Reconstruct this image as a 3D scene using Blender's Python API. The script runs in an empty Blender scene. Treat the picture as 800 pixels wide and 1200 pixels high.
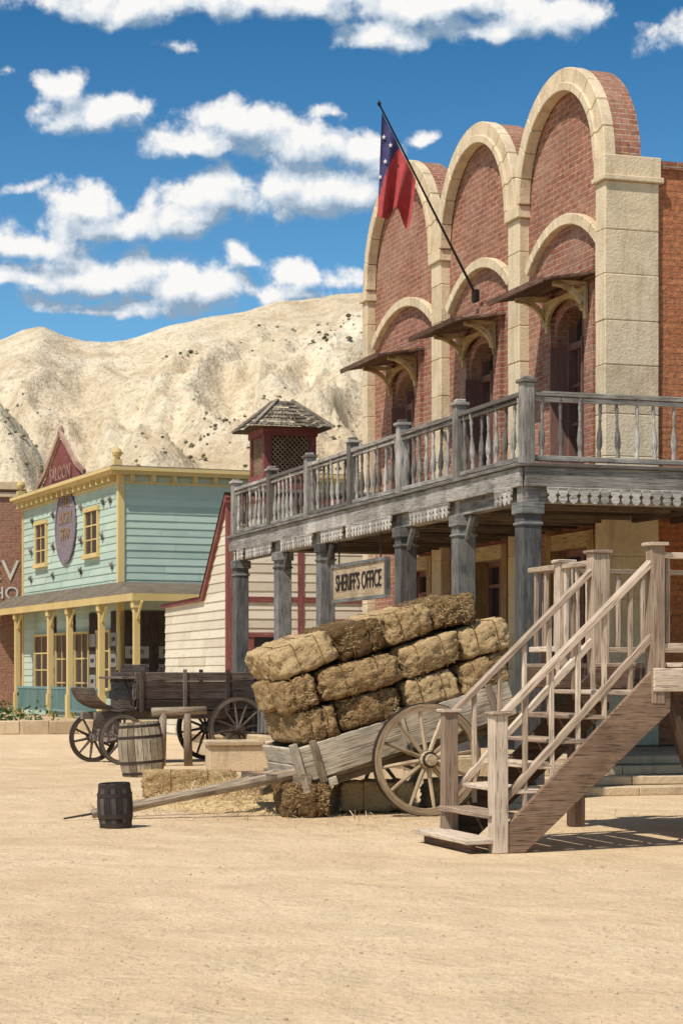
import bpy, math, random, bmesh
from mathutils import Vector, Matrix, noise
random.seed(7)
R=random.random
def U(a,b): return a+(b-a)*R()
scene=bpy.context.scene
scene.view_settings.view_transform='Standard'
scene.view_settings.look='None'
scene.view_settings.exposure=0
rad=math.radians

# ------------------------------------------------------------------ mesh builder
class MB:
    def __init__(s):
        s.v=[];s.f=[];s.uv=[];s.t=[];s.M=Matrix.Identity(4)
    def face(s,pts,uvs,t=None):
        b=len(s.v); t=R() if t is None else t
        s.v+=[s.M@Vector(p) for p in pts]
        s.f.append(tuple(range(b,b+len(pts)))); s.uv.append(list(uvs)); s.t.append(t)
    def box(s,x0,x1,y0,y1,z0,z1,mode='wood',jit=0.0,m=None,t=None):
        t=R() if t is None else t
        mm=s.M@m if m is not None else s.M
        c=[(x,y,z) for x in (x0,x1) for y in (y0,y1) for z in (z0,z1)]
        b=len(s.v)
        for p in c:
            q=Vector(p)
            if jit: q+=Vector((U(-jit,jit),U(-jit,jit),U(-jit,jit)))
            s.v.append(mm@q)
        d=[abs(x1-x0),abs(y1-y0),abs(z1-z0)]
        L=d.index(max(d)); ou=U(0,80) if mode=='wood' else 0; ov=U(0,80) if mode=='wood' else 0
        for idx,ax in (((0,1,3,2),0),((4,6,7,5),0),((0,4,5,1),1),((2,3,7,6),1),((0,2,6,4),2),((1,5,7,3),2)):
            s.f.append(tuple(b+i for i in idx))
            others=[a for a in (0,1,2) if a!=ax]
            if mode=='wood':
                if L in others: ua=L; va=[a for a in others if a!=L][0]
                else: ua,va=others
            else:
                ua,va=others
            s.uv.append([(c[i][ua]+ou,c[i][va]+ov) for i in idx]); s.t.append(t)
    def beam(s,p1,p2,w,h,jit=0.0,t=None,up=(0,0,1)):
        p1=Vector(p1);p2=Vector(p2);x=(p2-p1);L=x.length;x.normalize()
        u=Vector(up)
        if abs(x.dot(u))>.98: u=Vector((0,1,0))
        y=u.cross(x).normalized(); z=x.cross(y)
        m=Matrix(((x.x,y.x,z.x,p1.x),(x.y,y.y,z.y,p1.y),(x.z,y.z,z.z,p1.z),(0,0,0,1)))
        s.box(0,L,-w/2,w/2,-h/2,h/2,m=m,jit=jit,t=t)
    def lathe(s,m,prof,n=10,t=None,caps=True):
        t=R() if t is None else t; mm=s.M@m; b=len(s.v); o=U(0,50)
        for r,z in prof:
            for i in range(n):
                a=2*math.pi*i/n; s.v.append(mm@Vector((r*math.cos(a),r*math.sin(a),z)))
        for k in range(len(prof)-1):
            for i in range(n):
                j=(i+1)%n
                s.f.append((b+k*n+i,b+k*n+j,b+(k+1)*n+j,b+(k+1)*n+i))
                r=prof[k][0]; z0=prof[k][1]; z1=prof[k+1][1]; c=2*math.pi*max(r,.02)/n
                s.uv.append([(z0+o,i*c),(z0+o,(i+1)*c),(z1+o,(i+1)*c),(z1+o,i*c)]); s.t.append(t)
        if caps:
            for k in (0,len(prof)-1):
                if prof[k][0]>1e-4:
                    s.f.append(tuple(b+k*n+i for i in range(n))); r=prof[k][0]
                    s.uv.append([(r*math.cos(2*math.pi*i/n)+o,r*math.sin(2*math.pi*i/n)) for i in range(n)]); s.t.append(t)
    def cyl(s,p1,p2,r1,r2=None,n=10,t=None,bend=0.0):
        r2=r1 if r2 is None else r2
        p1=Vector(p1);p2=Vector(p2);z=p2-p1;L=z.length;q=z.to_track_quat('Z','Y').to_matrix().to_4x4()
        q.translation=p1
        s.lathe(q,[(r1,0),(r1*.5+r2*.5,L/2),(r2,L)],n,t)
    def prism(s,pts,O,A,B,N,depth,t=None,mode='wall'):
        t=R() if t is None else t
        O=Vector(O);A=Vector(A);B=Vector(B);N=Vector(N); n=len(pts); b=len(s.v)
        ou,ov=(U(0,50),U(0,50)) if mode=='wood' else (0,0)
        for k in (0,1):
            for a,c in pts: s.v.append(s.M@(O+A*a+B*c-N*(depth*k)))
        s.f.append(tuple(b+i for i in range(n))); s.uv.append([(p[0]+ou,p[1]+ov) for p in pts]); s.t.append(t)
        s.f.append(tuple(b+n+n-1-i for i in range(n))); s.uv.append([(pts[n-1-i][0]+ou,pts[n-1-i][1]+ov) for i in range(n)]); s.t.append(t)
        acc=0
        for i in range(n):
            j=(i+1)%n; l=math.hypot(pts[j][0]-pts[i][0],pts[j][1]-pts[i][1])
            s.f.append((b+i,b+n+i,b+n+j,b+j))
            s.uv.append([(ou+0,ov+acc),(ou+depth,ov+acc),(ou+depth,ov+acc+l),(ou+0,ov+acc+l)] if mode=='wall' else [(ou+acc,ov),(ou+acc,ov+depth),(ou+acc+l,ov+depth),(ou+acc+l,ov)]); s.t.append(t); acc+=l
    def ring(s,c,r0,r1,w,n=36,t=None):
        # ring in local xz plane, width along y
        t=R() if t is None else t; b=len(s.v); c=Vector(c)
        for i in range(n):
            a=2*math.pi*i/n
            for r,y in ((r1,-w/2),(r1,w/2),(r0,w/2),(r0,-w/2)):
                s.v.append(s.M@(c+Vector((r*math.cos(a),y,r*math.sin(a)))))
        for i in range(n):
            j=(i+1)%n
            for k in range(4):
                l=(k+1)%4
                s.f.append((b+i*4+k,b+i*4+l,b+j*4+l,b+j*4+k))
                u0=i*2*math.pi*r1/n;u1=(i+1)*2*math.pi*r1/n
                s.uv.append([(u0,k*w),(u0,k*w+w),(u1,k*w+w),(u1,k*w)]); s.t.append(t)
    def obj(s,name,mat,parent=None,smooth=False,bevel=0,merge=False,recalc=True):
        me=bpy.data.meshes.new(name)
        me.from_pydata([tuple(v) for v in s.v],[],s.f)
        uvl=me.uv_layers.new(name='UVMap')
        flat=[c for f in s.uv for uv in f for c in uv]
        uvl.data.foreach_set('uv',flat)
        at=me.attributes.new('tint','FLOAT','FACE'); at.data.foreach_set('value',s.t)
        if recalc or merge:
            bm=bmesh.new(); bm.from_mesh(me)
            if merge: bmesh.ops.remove_doubles(bm,verts=bm.verts,dist=1e-4)
            if recalc: bmesh.ops.recalc_face_normals(bm,faces=bm.faces)
            bm.to_mesh(me); bm.free()
        if smooth: me.polygons.foreach_set('use_smooth',[True]*len(me.polygons))
        me.materials.append(mat); me.update()
        o=bpy.data.objects.new(name,me); scene.collection.objects.link(o)
        if parent: o.parent=parent
        if bevel:
            md=o.modifiers.new('bevel','BEVEL'); md.width=bevel; md.segments=1; md.limit_method='ANGLE'
        return o
def E(name,loc,rz=0,rx=0,ry=0):
    o=bpy.data.objects.new(name,None); scene.collection.objects.link(o)
    o.location=loc; o.rotation_euler=(rad(rx),rad(ry),rad(rz)); o.empty_display_size=.3
    return o
def text(name,body,mat,parent,M,size,ext=.006,ax='CENTER'):
    cu=bpy.data.curves.new(name,'FONT'); cu.body=body; cu.size=size; cu.extrude=ext; cu.align_x=ax; cu.align_y='CENTER'
    cu.materials.append(mat)
    o=bpy.data.objects.new(name,cu); scene.collection.objects.link(o); o.parent=parent; o.matrix_local=M
    return o
def faceW(loc): # reads when seen from -x
    m=Matrix(((0,0,-1,loc[0]),(-1,0,0,loc[1]),(0,1,0,loc[2]),(0,0,0,1))); return m
def faceS(loc):
    return Matrix(((1,0,0,loc[0]),(0,0,-1,loc[1]),(0,1,0,loc[2]),(0,0,0,1)))

# ------------------------------------------------------------------ materials
class NT:
    def __init__(s,name):
        s.m=bpy.data.materials.new(name); s.m.use_nodes=True; s.nt=s.m.node_tree; s.b=s.nt.nodes['Principled BSDF']
    def n(s,typ,props={},**inp):
        nd=s.nt.nodes.new(typ)
        for k,v in props.items(): setattr(nd,k,v)
        for k,v in inp.items():
            k2=int(k[1:]) if k[0]=='i' and k[1:].isdigit() else k.replace('_',' ')
            s.set(nd.inputs[k2],v)
        return nd
    def set(s,sock,v):
        if isinstance(v,bpy.types.NodeSocket): s.nt.links.new(v,sock)
        elif isinstance(v,bpy.types.Node): s.nt.links.new(v.outputs[0],sock)
        else:
            if hasattr(sock,'default_value') and isinstance(v,(tuple,list)) and len(v)==3 and sock.type=='RGBA': v=(*v,1)
            sock.default_value=v
    def math(s,op,a,b=0.0,clamp=False):
        return s.n('ShaderNodeMath',{'operation':op,'use_clamp':clamp},i0=a,i1=b).outputs[0]
    def mix(s,f,a,b,mode='MIX'):
        nd=s.nt.nodes.new('ShaderNodeMix'); nd.data_type='RGBA'; nd.blend_type=mode
        s.set(nd.inputs[0],f); s.set(nd.inputs[6],a); s.set(nd.inputs[7],b); return nd.outputs[2]
    def ramp(s,f,stops):
        nd=s.nt.nodes.new('ShaderNodeValToRGB'); s.set(nd.inputs[0],f); cr=nd.color_ramp
        while len(cr.elements)<len(stops): cr.elements.new(.5)
        for e,(p,c) in zip(cr.elements,stops): e.position=p; e.color=(*c,1) if len(c)==3 else c
        return nd.outputs[0]
    def coord(s,kind,scale=(1,1,1)):
        tc=s.nt.nodes.new('ShaderNodeTexCoord'); 
        return s.n('ShaderNodeMapping',{},Vector=tc.outputs[kind],Scale=scale).outputs[0]
    def noise(s,vec,scale,detail=5,rough=.6,dist=0):
        return s.n('ShaderNodeTexNoise',{},Vector=vec,Scale=scale,Detail=min(detail,4),Roughness=rough,Distortion=dist).outputs[0]
    def tint(s):
        return s.n('ShaderNodeAttribute',{'attribute_name':'tint'}).outputs['Fac']
    def bump(s,h,st=.5,dist=.01):
        b=s.n('ShaderNodeBump',{},Height=h,Strength=st,Distance=dist); s.set(s.b.inputs['Normal'],b.outputs[0])
    def col(s,c): s.set(s.b.inputs['Base Color'],c)
    def rough(s,r): s.set(s.b.inputs['Roughness'],r); s.b.inputs['Specular IOR Level'].default_value=.25

def wood(name,dark,mid,light,rough=.85,tv=.45,stain=.5,us=1.3,vs=20):
    t=NT(name); uv=t.coord('UV',(us,vs,1)); uv2=t.coord('UV',(us*3,vs*5,1)); ob=t.coord('Object')
    n1=t.noise(uv,1,4,.65,.3); n2=t.noise(uv2,1,2,.6)
    f=t.math('ADD',t.math('MULTIPLY',n1,.65),t.math('MULTIPLY',n2,.35))
    f2=t.math('ADD',f,t.math('MULTIPLY',t.math('SUBTRACT',t.tint(),.5),tv))
    c=t.ramp(f2,[(.28,dark),(.5,mid),(.72,light)])
    st=t.noise(ob,1.7,4,.65)
    sm=t.math('MULTIPLY',t.ramp(st,[(.35,(1,1,1)),(.62,(0,0,0))]),stain)
    c=t.mix(sm,c,tuple(x*.6 for x in dark))
    cm=t.ramp(n2,[(.36,(1,1,1)),(.42,(0,0,0))])
    c=t.mix(t.math('MULTIPLY',cm,.7),c,tuple(x*.35 for x in dark))
    t.col(c); t.rough(rough); t.bump(t.math('SUBTRACT',f,t.math('MULTIPLY',cm,.5)),.6,.012); return t.m
def paint(name,c,c2=None,peel=(.35,.28,.2),amt=.5,tv=.25,bump=.3):
    t=NT(name); uv=t.coord('UV',(1,9,1)); ob=t.coord('Object')
    n1=t.noise(uv,2.2,4,.7); n2=t.noise(ob,.9,4,.6)
    c2=c2 or tuple(x*.72 for x in c)
    f=t.math('ADD',t.math('MULTIPLY',n2,.6),t.math('ADD',t.math('MULTIPLY',n1,.4),t.math('MULTIPLY',t.math('SUBTRACT',t.tint(),.5),tv)))
    col=t.ramp(f,[(.3,c2),(.6,c)])
    pm=t.ramp(t.math('ADD',t.math('MULTIPLY',n1,.7),t.math('MULTIPLY',t.noise(ob,3.5,4,.7),.3)),[(.54,(0,0,0)),(.61,(1,1,1))])
    col=t.mix(t.math('MULTIPLY',pm,amt),col,peel)
    t.col(col); t.rough(.8); t.bump(n1,bump,.01); return t.m
def brickmat(name,c1,c2,mortar,dirt=.4,grime=(.25,.17,.12),pale_amt=.3):
    t=NT(name); uv=t.coord('UV'); ob=t.coord('Object')
    wr=t.n('ShaderNodeVectorMath',{'operation':'ADD'},i0=uv,i1=t.n('ShaderNodeVectorMath',{'operation':'SCALE'},i0=t.n('ShaderNodeTexNoise',{},Vector=uv,Scale=5.0,Detail=2.0).outputs[1],Scale=.032).outputs[0]).outputs[0]
    br=t.n('ShaderNodeTexBrick',{},Vector=wr,Color1=c1,Color2=c2,Mortar=mortar,Scale=1.0)
    br.inputs['Brick Width'].default_value=.28; br.inputs['Row Height'].default_value=.092; br.inputs['Mortar Size'].default_value=.013; br.inputs['Mortar Smooth'].default_value=.3; br.inputs['Bias'].default_value=0
    n1=t.noise(ob,1.1,4,.65); n2=t.noise(ob,12,4,.65)
    c=t.mix(t.math('MULTIPLY',t.ramp(n1,[(.4,(0,0,0)),(.68,(1,1,1))]),dirt),br.outputs[0],grime)
    c=t.mix(.65,c,t.ramp(n2,[(.32,(.40,.37,.35)),(.64,(1.2,1.16,1.12))]),'MULTIPLY')
    pale=t.ramp(t.noise(ob,.8,4,.75),[(.47,(0,0,0)),(.68,(1,1,1))])
    c=t.mix(t.math('MULTIPLY',pale,pale_amt),c,mortar)
    t.col(c); t.rough(.9); t.bump(t.math('SUBTRACT',t.math('MULTIPLY',n2,.9),br.outputs[1]),.9,.03); return t.m
def stone(name,c,dark,tv=.35,sc=3.0,streak=.35):
    t=NT(name); ob=t.coord('Object'); n1=t.noise(ob,sc,4,.65); n2=t.noise(ob,sc*9,4,.6)
    f=t.math('ADD',t.math('ADD',t.math('MULTIPLY',n1,.7),t.math('MULTIPLY',n2,.3)),t.math('MULTIPLY',t.math('SUBTRACT',t.tint(),.5),tv))
    col=t.ramp(f,[(.28,dark),(.56,c)])
    sn=t.noise(t.coord('Object',(5,5,.5)),1.2,4,.7)
    col=t.mix(t.math('MULTIPLY',t.ramp(sn,[(.50,(0,0,0)),(.66,(1,1,1))]),streak),col,tuple(x*.62 for x in dark))
    t.col(col); t.rough(.9); t.bump(n2,.7,.018); return t.m
def plain(name,c,rough=.6,metal=0,spec=.5):
    t=NT(name); ob=t.coord('Object'); n=t.noise(ob,6,3,.6)
    t.col(t.ramp(n,[(.3,tuple(x*.7 for x in c)),(.7,c)])); t.b.inputs['Roughness'].default_value=rough; t.b.inputs['Metallic'].default_value=metal
    t.b.inputs['Specular IOR Level'].default_value=spec
    return t.m
def sandmat():
    t=NT('sand'); ob=t.coord('Object')
    big=t.noise(ob,.25,4,.65,.6); mid=t.noise(ob,1.6,4,.7,.4); fine=t.noise(ob,24,4,.78); grain=t.noise(ob,95,2,.6)
    c=t.ramp(big,[(.3,(.64,.45,.26)),(.5,(.75,.555,.34)),(.7,(.81,.625,.40))])
    c=t.mix(t.math('MULTIPLY',t.ramp(mid,[(.40,(1,1,1)),(.54,(0,0,0))]),.38),c,(.57,.40,.23))
    c=t.mix(t.math('MULTIPLY',t.ramp(fine,[(.38,(1,1,1)),(.50,(0,0,0))]),.55),c,(.43,.295,.17))
    c=t.mix(t.math('MULTIPLY',t.ramp(grain,[(.55,(0,0,0)),(.68,(1,1,1))]),.55),c,(.90,.75,.55))
    t.col(c); t.rough(.95)
    vo=t.n('ShaderNodeTexVoronoi',{'feature':'SMOOTH_F1'},Vector=t.coord('Object',(1,.7,1)),Scale=2.3,Smoothness=.6).outputs[0]
    h=t.math('ADD',t.math('MULTIPLY',mid,.9),t.math('ADD',t.math('MULTIPLY',fine,.20),t.math('MULTIPLY',vo,.45)))
    h=t.math('ADD',h,t.math('MULTIPLY',grain,.05))
    t.bump(h,1.0,.11); return t.m
def hillmat():
    t=NT('hill_soil'); ob=t.coord('Object')
    n1=t.noise(ob,.035,4,.6,.5); n2=t.noise(ob,.25,4,.75); n3=t.noise(ob,1.3,4,.78)
    c=t.ramp(n1,[(.32,(.60,.47,.315)),(.5,(.73,.61,.435)),(.66,(.82,.72,.54))])
    c=t.mix(t.math('MULTIPLY',t.ramp(n2,[(.40,(1,1,1)),(.53,(0,0,0))]),.5),c,(.46,.34,.21))
    c=t.mix(t.math('MULTIPLY',t.ramp(n3,[(.40,(1,1,1)),(.46,(0,0,0))]),.55),c,(.29,.22,.13))
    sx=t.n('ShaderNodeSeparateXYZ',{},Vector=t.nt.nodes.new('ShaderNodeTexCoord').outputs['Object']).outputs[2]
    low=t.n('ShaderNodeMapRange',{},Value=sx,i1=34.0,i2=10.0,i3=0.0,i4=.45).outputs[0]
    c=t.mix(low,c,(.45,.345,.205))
    t.col(c); t.rough(1); t.b.inputs['Specular IOR Level'].default_value=.1; t.bump(t.math('ADD',n2,t.math('MULTIPLY',n3,.5)),.9,1.1); return t.m
def strawmat(name,a,b,c_,tv=.22,sc=30,hang=.04,lo=.39,hi=.60):
    t=NT(name); ob=t.coord('Object',(.8,.8,2.4)); n1=t.noise(ob,sc,4,.8,1.0); n2=t.noise(ob,3,3,.6)
    f=t.math('ADD',t.math('MULTIPLY',n1,.8),t.math('MULTIPLY',n2,.2))
    f=t.math('ADD',f,t.math('MULTIPLY',t.math('SUBTRACT',t.tint(),.5),tv))
    t.col(t.ramp(f,[(lo,a),(.5,b),(hi,c_)])); t.rough(.85); t.bump(n1,1,hang); return t.m

m_sand=sandmat(); m_hill=hillmat()
m_brick=brickmat('old_brick',(.315,.115,.072),(.43,.185,.12),(.47,.335,.24),.45,(.22,.115,.08),.4)
m_brick2=brickmat('end_wall_brick',(.46,.17,.075),(.55,.225,.105),(.45,.20,.10),.4,(.42,.165,.085),.2)
m_brick3=brickmat('dark_brick',(.32,.13,.08),(.40,.18,.11),(.40,.28,.2),.3)
m_stone=stone('limestone',(.72,.585,.395),(.50,.385,.245),.35)
m_stone2=stone('step_stone',(.62,.48,.31),(.42,.31,.19),.4)
m_gray=wood('weathered_gray_wood',(.10,.09,.08),(.26,.235,.205),(.42,.385,.34))
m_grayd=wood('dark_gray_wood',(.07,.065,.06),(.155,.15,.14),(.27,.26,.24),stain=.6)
m_rail=wood('rail_wood',(.15,.13,.11),(.345,.315,.275),(.56,.515,.455),stain=.6,tv=.65)
m_val=wood('valance_wood',(.30,.27,.23),(.50,.46,.40),(.68,.63,.56),stain=.3)
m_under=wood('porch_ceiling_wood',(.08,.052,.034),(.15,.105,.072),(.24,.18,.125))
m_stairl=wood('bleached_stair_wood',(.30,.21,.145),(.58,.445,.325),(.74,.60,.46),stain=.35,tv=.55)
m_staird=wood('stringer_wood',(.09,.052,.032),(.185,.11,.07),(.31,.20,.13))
m_cart=wood('cart_wood',(.17,.125,.08),(.40,.325,.23),(.64,.55,.42),stain=.5)
m_wheel=wood('wheel_wood',(.24,.165,.095),(.47,.35,.22),(.66,.52,.35),stain=.4)
m_hitch=wood('hitch_wood',(.13,.09,.06),(.31,.23,.16),(.48,.385,.28),stain=.5)
m_wagon=wood('wagon_wood',(.05,.036,.028),(.13,.095,.077),(.27,.215,.175))
m_dark=wood('dark_wood',(.02,.014,.010),(.05,.035,.028),(.10,.075,.06))
m_ochre=wood('ochre_wood',(.32,.20,.085),(.56,.40,.20),(.68,.53,.31),stain=.25)
m_awn=wood('awning_wood',(.10,.055,.035),(.19,.11,.075),(.29,.18,.13))
m_sign=wood('sign_board',(.22,.14,.075),(.42,.30,.18),(.56,.43,.28))
m_barrel=wood('barrel_wood',(.19,.14,.09),(.38,.30,.21),(.56,.47,.35))
m_keg=wood('keg_wood',(.035,.028,.026),(.09,.075,.065),(.17,.14,.12))
m_iron=plain('rusty_iron',(.07,.05,.04),.6,.6)
m_glass=plain('window_glass',(.03,.035,.04),.12,0,.6)
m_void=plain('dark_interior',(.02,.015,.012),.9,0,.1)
m_maroonw=paint('maroon_frame',(.24,.125,.10),(.16,.075,.062),(.30,.20,.14),.5)
m_ped=paint('pediment_board',(.44,.30,.22),(.27,.14,.10),(.55,.46,.36),.7)
m_teal=paint('mint_siding',(.475,.585,.49),(.38,.49,.405),(.58,.57,.47),.55,.35)
m_yel=paint('yellow_trim',(.68,.52,.23),(.54,.395,.16),(.54,.44,.28),.6)
m_cream=paint('cream_siding',(.74,.66,.51),(.60,.52,.385),(.46,.38,.27),.5,.4)
m_mar=paint('maroon_trim',(.25,.085,.075),(.18,.05,.045),(.34,.20,.15),.6)
m_white=paint('white_paint',(.72,.68,.60),(.58,.54,.47),(.4,.35,.28),.5)
m_pan=paint('panel_paint',(.33,.31,.28),(.22,.2,.18),(.12,.1,.08),.6)
m_blk=plain('black_paint',(.03,.025,.025),.7,0,.2)
m_bluef=paint('blue_green_rail',(.17,.28,.27),(.11,.19,.19),(.3,.3,.25),.5)
m_purp=paint('purple_paint',(.22,.18,.21),(.14,.11,.14),(.44,.33,.18),.8)
m_shing=wood('shingles',(.10,.08,.055),(.21,.17,.125),(.33,.28,.21),us=5,vs=9)
m_hay=strawmat('hay',(.15,.082,.030),(.50,.32,.145),(.76,.54,.28),.30,34,.035)
m_hay2=strawmat('hay_strands',(.30,.18,.07),(.60,.405,.19),(.82,.62,.34),.6,20,.0,.2,.8)
m_straw=strawmat('ground_straw',(.42,.27,.11),(.72,.53,.27),(.90,.73,.44),.4,20,.03,.3,.7)
m_twine=plain('twine',(.25,.15,.07),.9,0,.1)
m_bush=NT('bush'); m_bush.col(m_bush.ramp(m_bush.tint(),[(0,(.085,.078,.042)),(.6,(.16,.14,.08)),(1,(.27,.225,.135))])); m_bush.rough(1); m_bush=m_bush.m
m_leaf=NT('leaf'); m_leaf.col(m_leaf.ramp(m_leaf.tint(),[(0,(.04,.09,.02)),(1,(.12,.18,.05))])); m_leaf=m_leaf.m
m_red=plain('flag_red',(.50,.085,.085),.8,0,.1); m_blue=plain('flag_blue',(.075,.07,.17),.8,0,.1); m_wht=plain('flag_white',(.75,.73,.72),.8,0,.1)

# ------------------------------------------------------------------ ground & hills
g=MB(); 
g.face([(-2500,-300,0),(2500,-300,0),(2500,5000,0),(-2500,5000,0)],[(0,0)]*4,.5)
g.obj('ground',m_sand,recalc=False)

PR=[(-260,30),(-120,44),(-80,48),(-52,50),(-48,51.5),(-44,52.6),(-41,51.4),(-38,50.4),(-34,50.5),(-30,51.2),(-24,53),(-19,54),(-14,55),(-9,56.5),(2,57.3),(40,60),(100,50),(260,30)]
def prof(x):
    for (a,ha),(b,hb) in zip(PR,PR[1:]):
        if a<=x<=b:
            k=(x-a)/(b-a); return ha+(hb-ha)*k
    return 30
def sm(t): t=max(0,min(1,t)); return t*t*(3-2*t)
def hillh(x,y):
    w=noise.noise(Vector((x*.02,y*.012,3.1)))*14
    k=max(0,(y-125)/175)
    if k<=1: base=prof(x*300/max(y,200))*(k**1.2)
    else: base=prof(x)*(1-.35*sm((y-300)/150))
    def hump(cx,cy,H,sx,sy): 
        return H*math.exp(-((x-cx+w*.3)/sx)**2-((y-cy)/sy)**2)
    h=base
    for q in (hump(-34,200,30,17,36),hump(-50,168,18,14,30),hump(-8,238,33,8,38),hump(-19,205,21,6,40),hump(9,215,31,10,40),hump(35,190,30,14,36),hump(-27,250,36,7,34),hump(-14,262,42,5,26),hump(1,268,45,5,26)):
        m=max(0,3-abs(h-q))/3; h=max(h,q)+m*m*.7
    slope=sm((k-.03)/.2)*(1 if k<.74 else max(.05,1-(k-.74)*3.9))
    xx=x+w*1.6+(y-200)*.22
    r1=1-abs(noise.noise(Vector((xx*.06,y*.014,0.3))))*2
    r2=1-abs(noise.noise(Vector((xx*.16+2,y*.045,5.3))))*2
    r3=1-abs(noise.noise(Vector((xx*.42,y*.12,9.3))))*2
    r4=noise.noise(Vector((x*.9,y*.6,2)))
    h+=slope*((r1-.75)*6.2+(r2-.65)*4.2+(r3-.6)*2.0+r4*.4)
    return h*sm((y-108)/30)-.6*(1-sm((y-108)/20))
hb=MB(); NX,NY=340,230; X0,X1,Y0_,Y1_=-140,120,106,400
for j in range(NY+1):
    y=Y0_+(Y1_-Y0_)*j/NY
    for i in range(NX+1):
        x=X0+(X1-X0)*i/NX; hb.v.append(Vector((x,y,hillh(x,y))))
for j in range(NY):
    for i in range(NX):
        a=j*(NX+1)+i; hb.f.append((a,a+1,a+NX+2,a+NX+1)); hb.uv.append([(0,0)]*4); hb.t.append(.5)
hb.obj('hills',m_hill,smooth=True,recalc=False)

sh=MB()
ico=[(0,0,1)]+[(math.cos(a)*.9,math.sin(a)*.9,.35) for a in [i*1.2566 for i in range(5)]]+[(math.cos(a+.6)*.85,math.sin(a+.6)*.85,-.45) for a in [i*1.2566 for i in range(5)]]
def blob(mb,c,s,sz):
    b=len(mb.v)
    for p in ico: mb.v.append(Vector(c)+Vector((p[0]*s*U(.6,1.3),p[1]*s*U(.6,1.3),p[2]*sz*U(.7,1.2))))
    fs=[(0,1+i,1+(i+1)%5) for i in range(5)]+[(1+i,6+i,1+(i+1)%5) for i in range(5)]+[(6+i,6+(i+1)%5,1+(i+1)%5) for i in range(5)]
    t=R()
    for f in fs: mb.f.append(tuple(b+q for q in f)); mb.uv.append([(0,0)]*3); mb.t.append(max(0,min(1,t+U(-.25,.25))))
cnt=0
while cnt<8000:
    x=U(-95,60); y=U(128,285); d=noise.noise(Vector((x*.05,y*.03,7)))+ .7*noise.noise(Vector((x*.22,y*.12,1)))
    h=hillh(x,y)
    if d+ (x+22)*.016 + (26-h)*.016 < U(-.2,.7): continue
    cnt+=1; s=U(.10,.32)*(1.5 if R()<.05 else 1)
    blob(sh,(x,y,h+s*.25),s,s*.75)
sh.obj('hill_shrubs',m_bush,recalc=False)

pb=MB()
for i in range(3200):
    y=8+ (R()**1.6)*22; x=U(-.2,.2)*y; s=U(.003,.009)*(1+ (R()<.02)*1.2)
    blob(pb,(x,y,s*.3),s,s*.7)
pb.obj('pebbles',m_stone2,recalc=False)

# ------------------------------------------------------------------ helpers for walls
def siding(mb,O,A,N,w0,w1,z0,z1,pitch=.2,out=.02):
    O=Vector(O);A=Vector(A);N=Vector(N);Z=Vector((0,0,1)); z=z0
    while z<z1-.01:
        zt=min(z+pitch,z1); a0=w0(z);a1=w1(z); b0=w0(zt); b1=w1(zt)
        cuts=[0.0]; L=a1-a0
        if L<=.05: z=zt; continue
        p=U(1.2,4)
        while p<L-.6: cuts.append(p/L); p+=U(2.2,4.2)
        cuts.append(1.0)
        for k0,k1 in zip(cuts,cuts[1:]):
            g_=.004; x0=a0+L*k0+g_; x1=a0+L*k1-g_; y0=b0+(b1-b0)*k0+g_; y1=b0+(b1-b0)*k1-g_
            t=R(); o=U(0,60); j=U(-.003,.006)
            p0=O+A*x0+Z*z+N*(out+j);p1=O+A*x1+Z*(z+U(-.004,.004))+N*(out+j);p2=O+A*y1+Z*(zt+.01)+N*.002;p3=O+A*y0+Z*(zt+.01)+N*.002
            q0=O+A*x0+Z*z;q1=O+A*x1+Z*z
            mb.face([p0,p1,p2,p3],[(x0+o,z),(x1+o,z),(y1+o,zt),(y0+o,zt)],t)
            mb.face([q0,q1,p1,p0],[(x0+o,z-.02),(x1+o,z-.02),(x1+o,z),(x0+o,z)],t)
        z=zt
def wb(mb,w,P0,a0,a1,n0,n1,z0,z1,**k):
    if w=='W': mb.box(P0-n1,P0-n0,a0,a1,z0,z1,**k)
    else: mb.box(a0,a1,P0-n1,P0-n0,z0,z1,**k)
def window(fr,gl,w,P0,a0,a1,z0,z1,fw=.1,nx=1,nz=2,n=.08,sill=True):
    wb(fr,w,P0,a0-fw,a0,0,n,z0-fw,z1+fw,jit=.002); wb(fr,w,P0,a1,a1+fw,0,n,z0-fw,z1+fw,jit=.002)
    wb(fr,w,P0,a0-fw-.03,a1+fw+.03,0,n+.02,z1+.002,z1+fw,jit=.002); 
    if sill: wb(fr,w,P0,a0-fw-.05,a1+fw+.05,0,n+.06,z0-fw,z0,jit=.002)
    wb(gl,w,P0,a0,a1,0.0,.035,z0,z1)
    for i in range(1,nx+1): 
        a=a0+(a1-a0)*i/(nx+1); wb(fr,w,P0,a-.02,a+.02,.03,.06,z0,z1)
    for i in range(1,nz+1):
        z=z0+(z1-z0)*i/(nz+1); wb(fr,w,P0,a0,a1,.03,.055,z-.02,z+.02)

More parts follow.
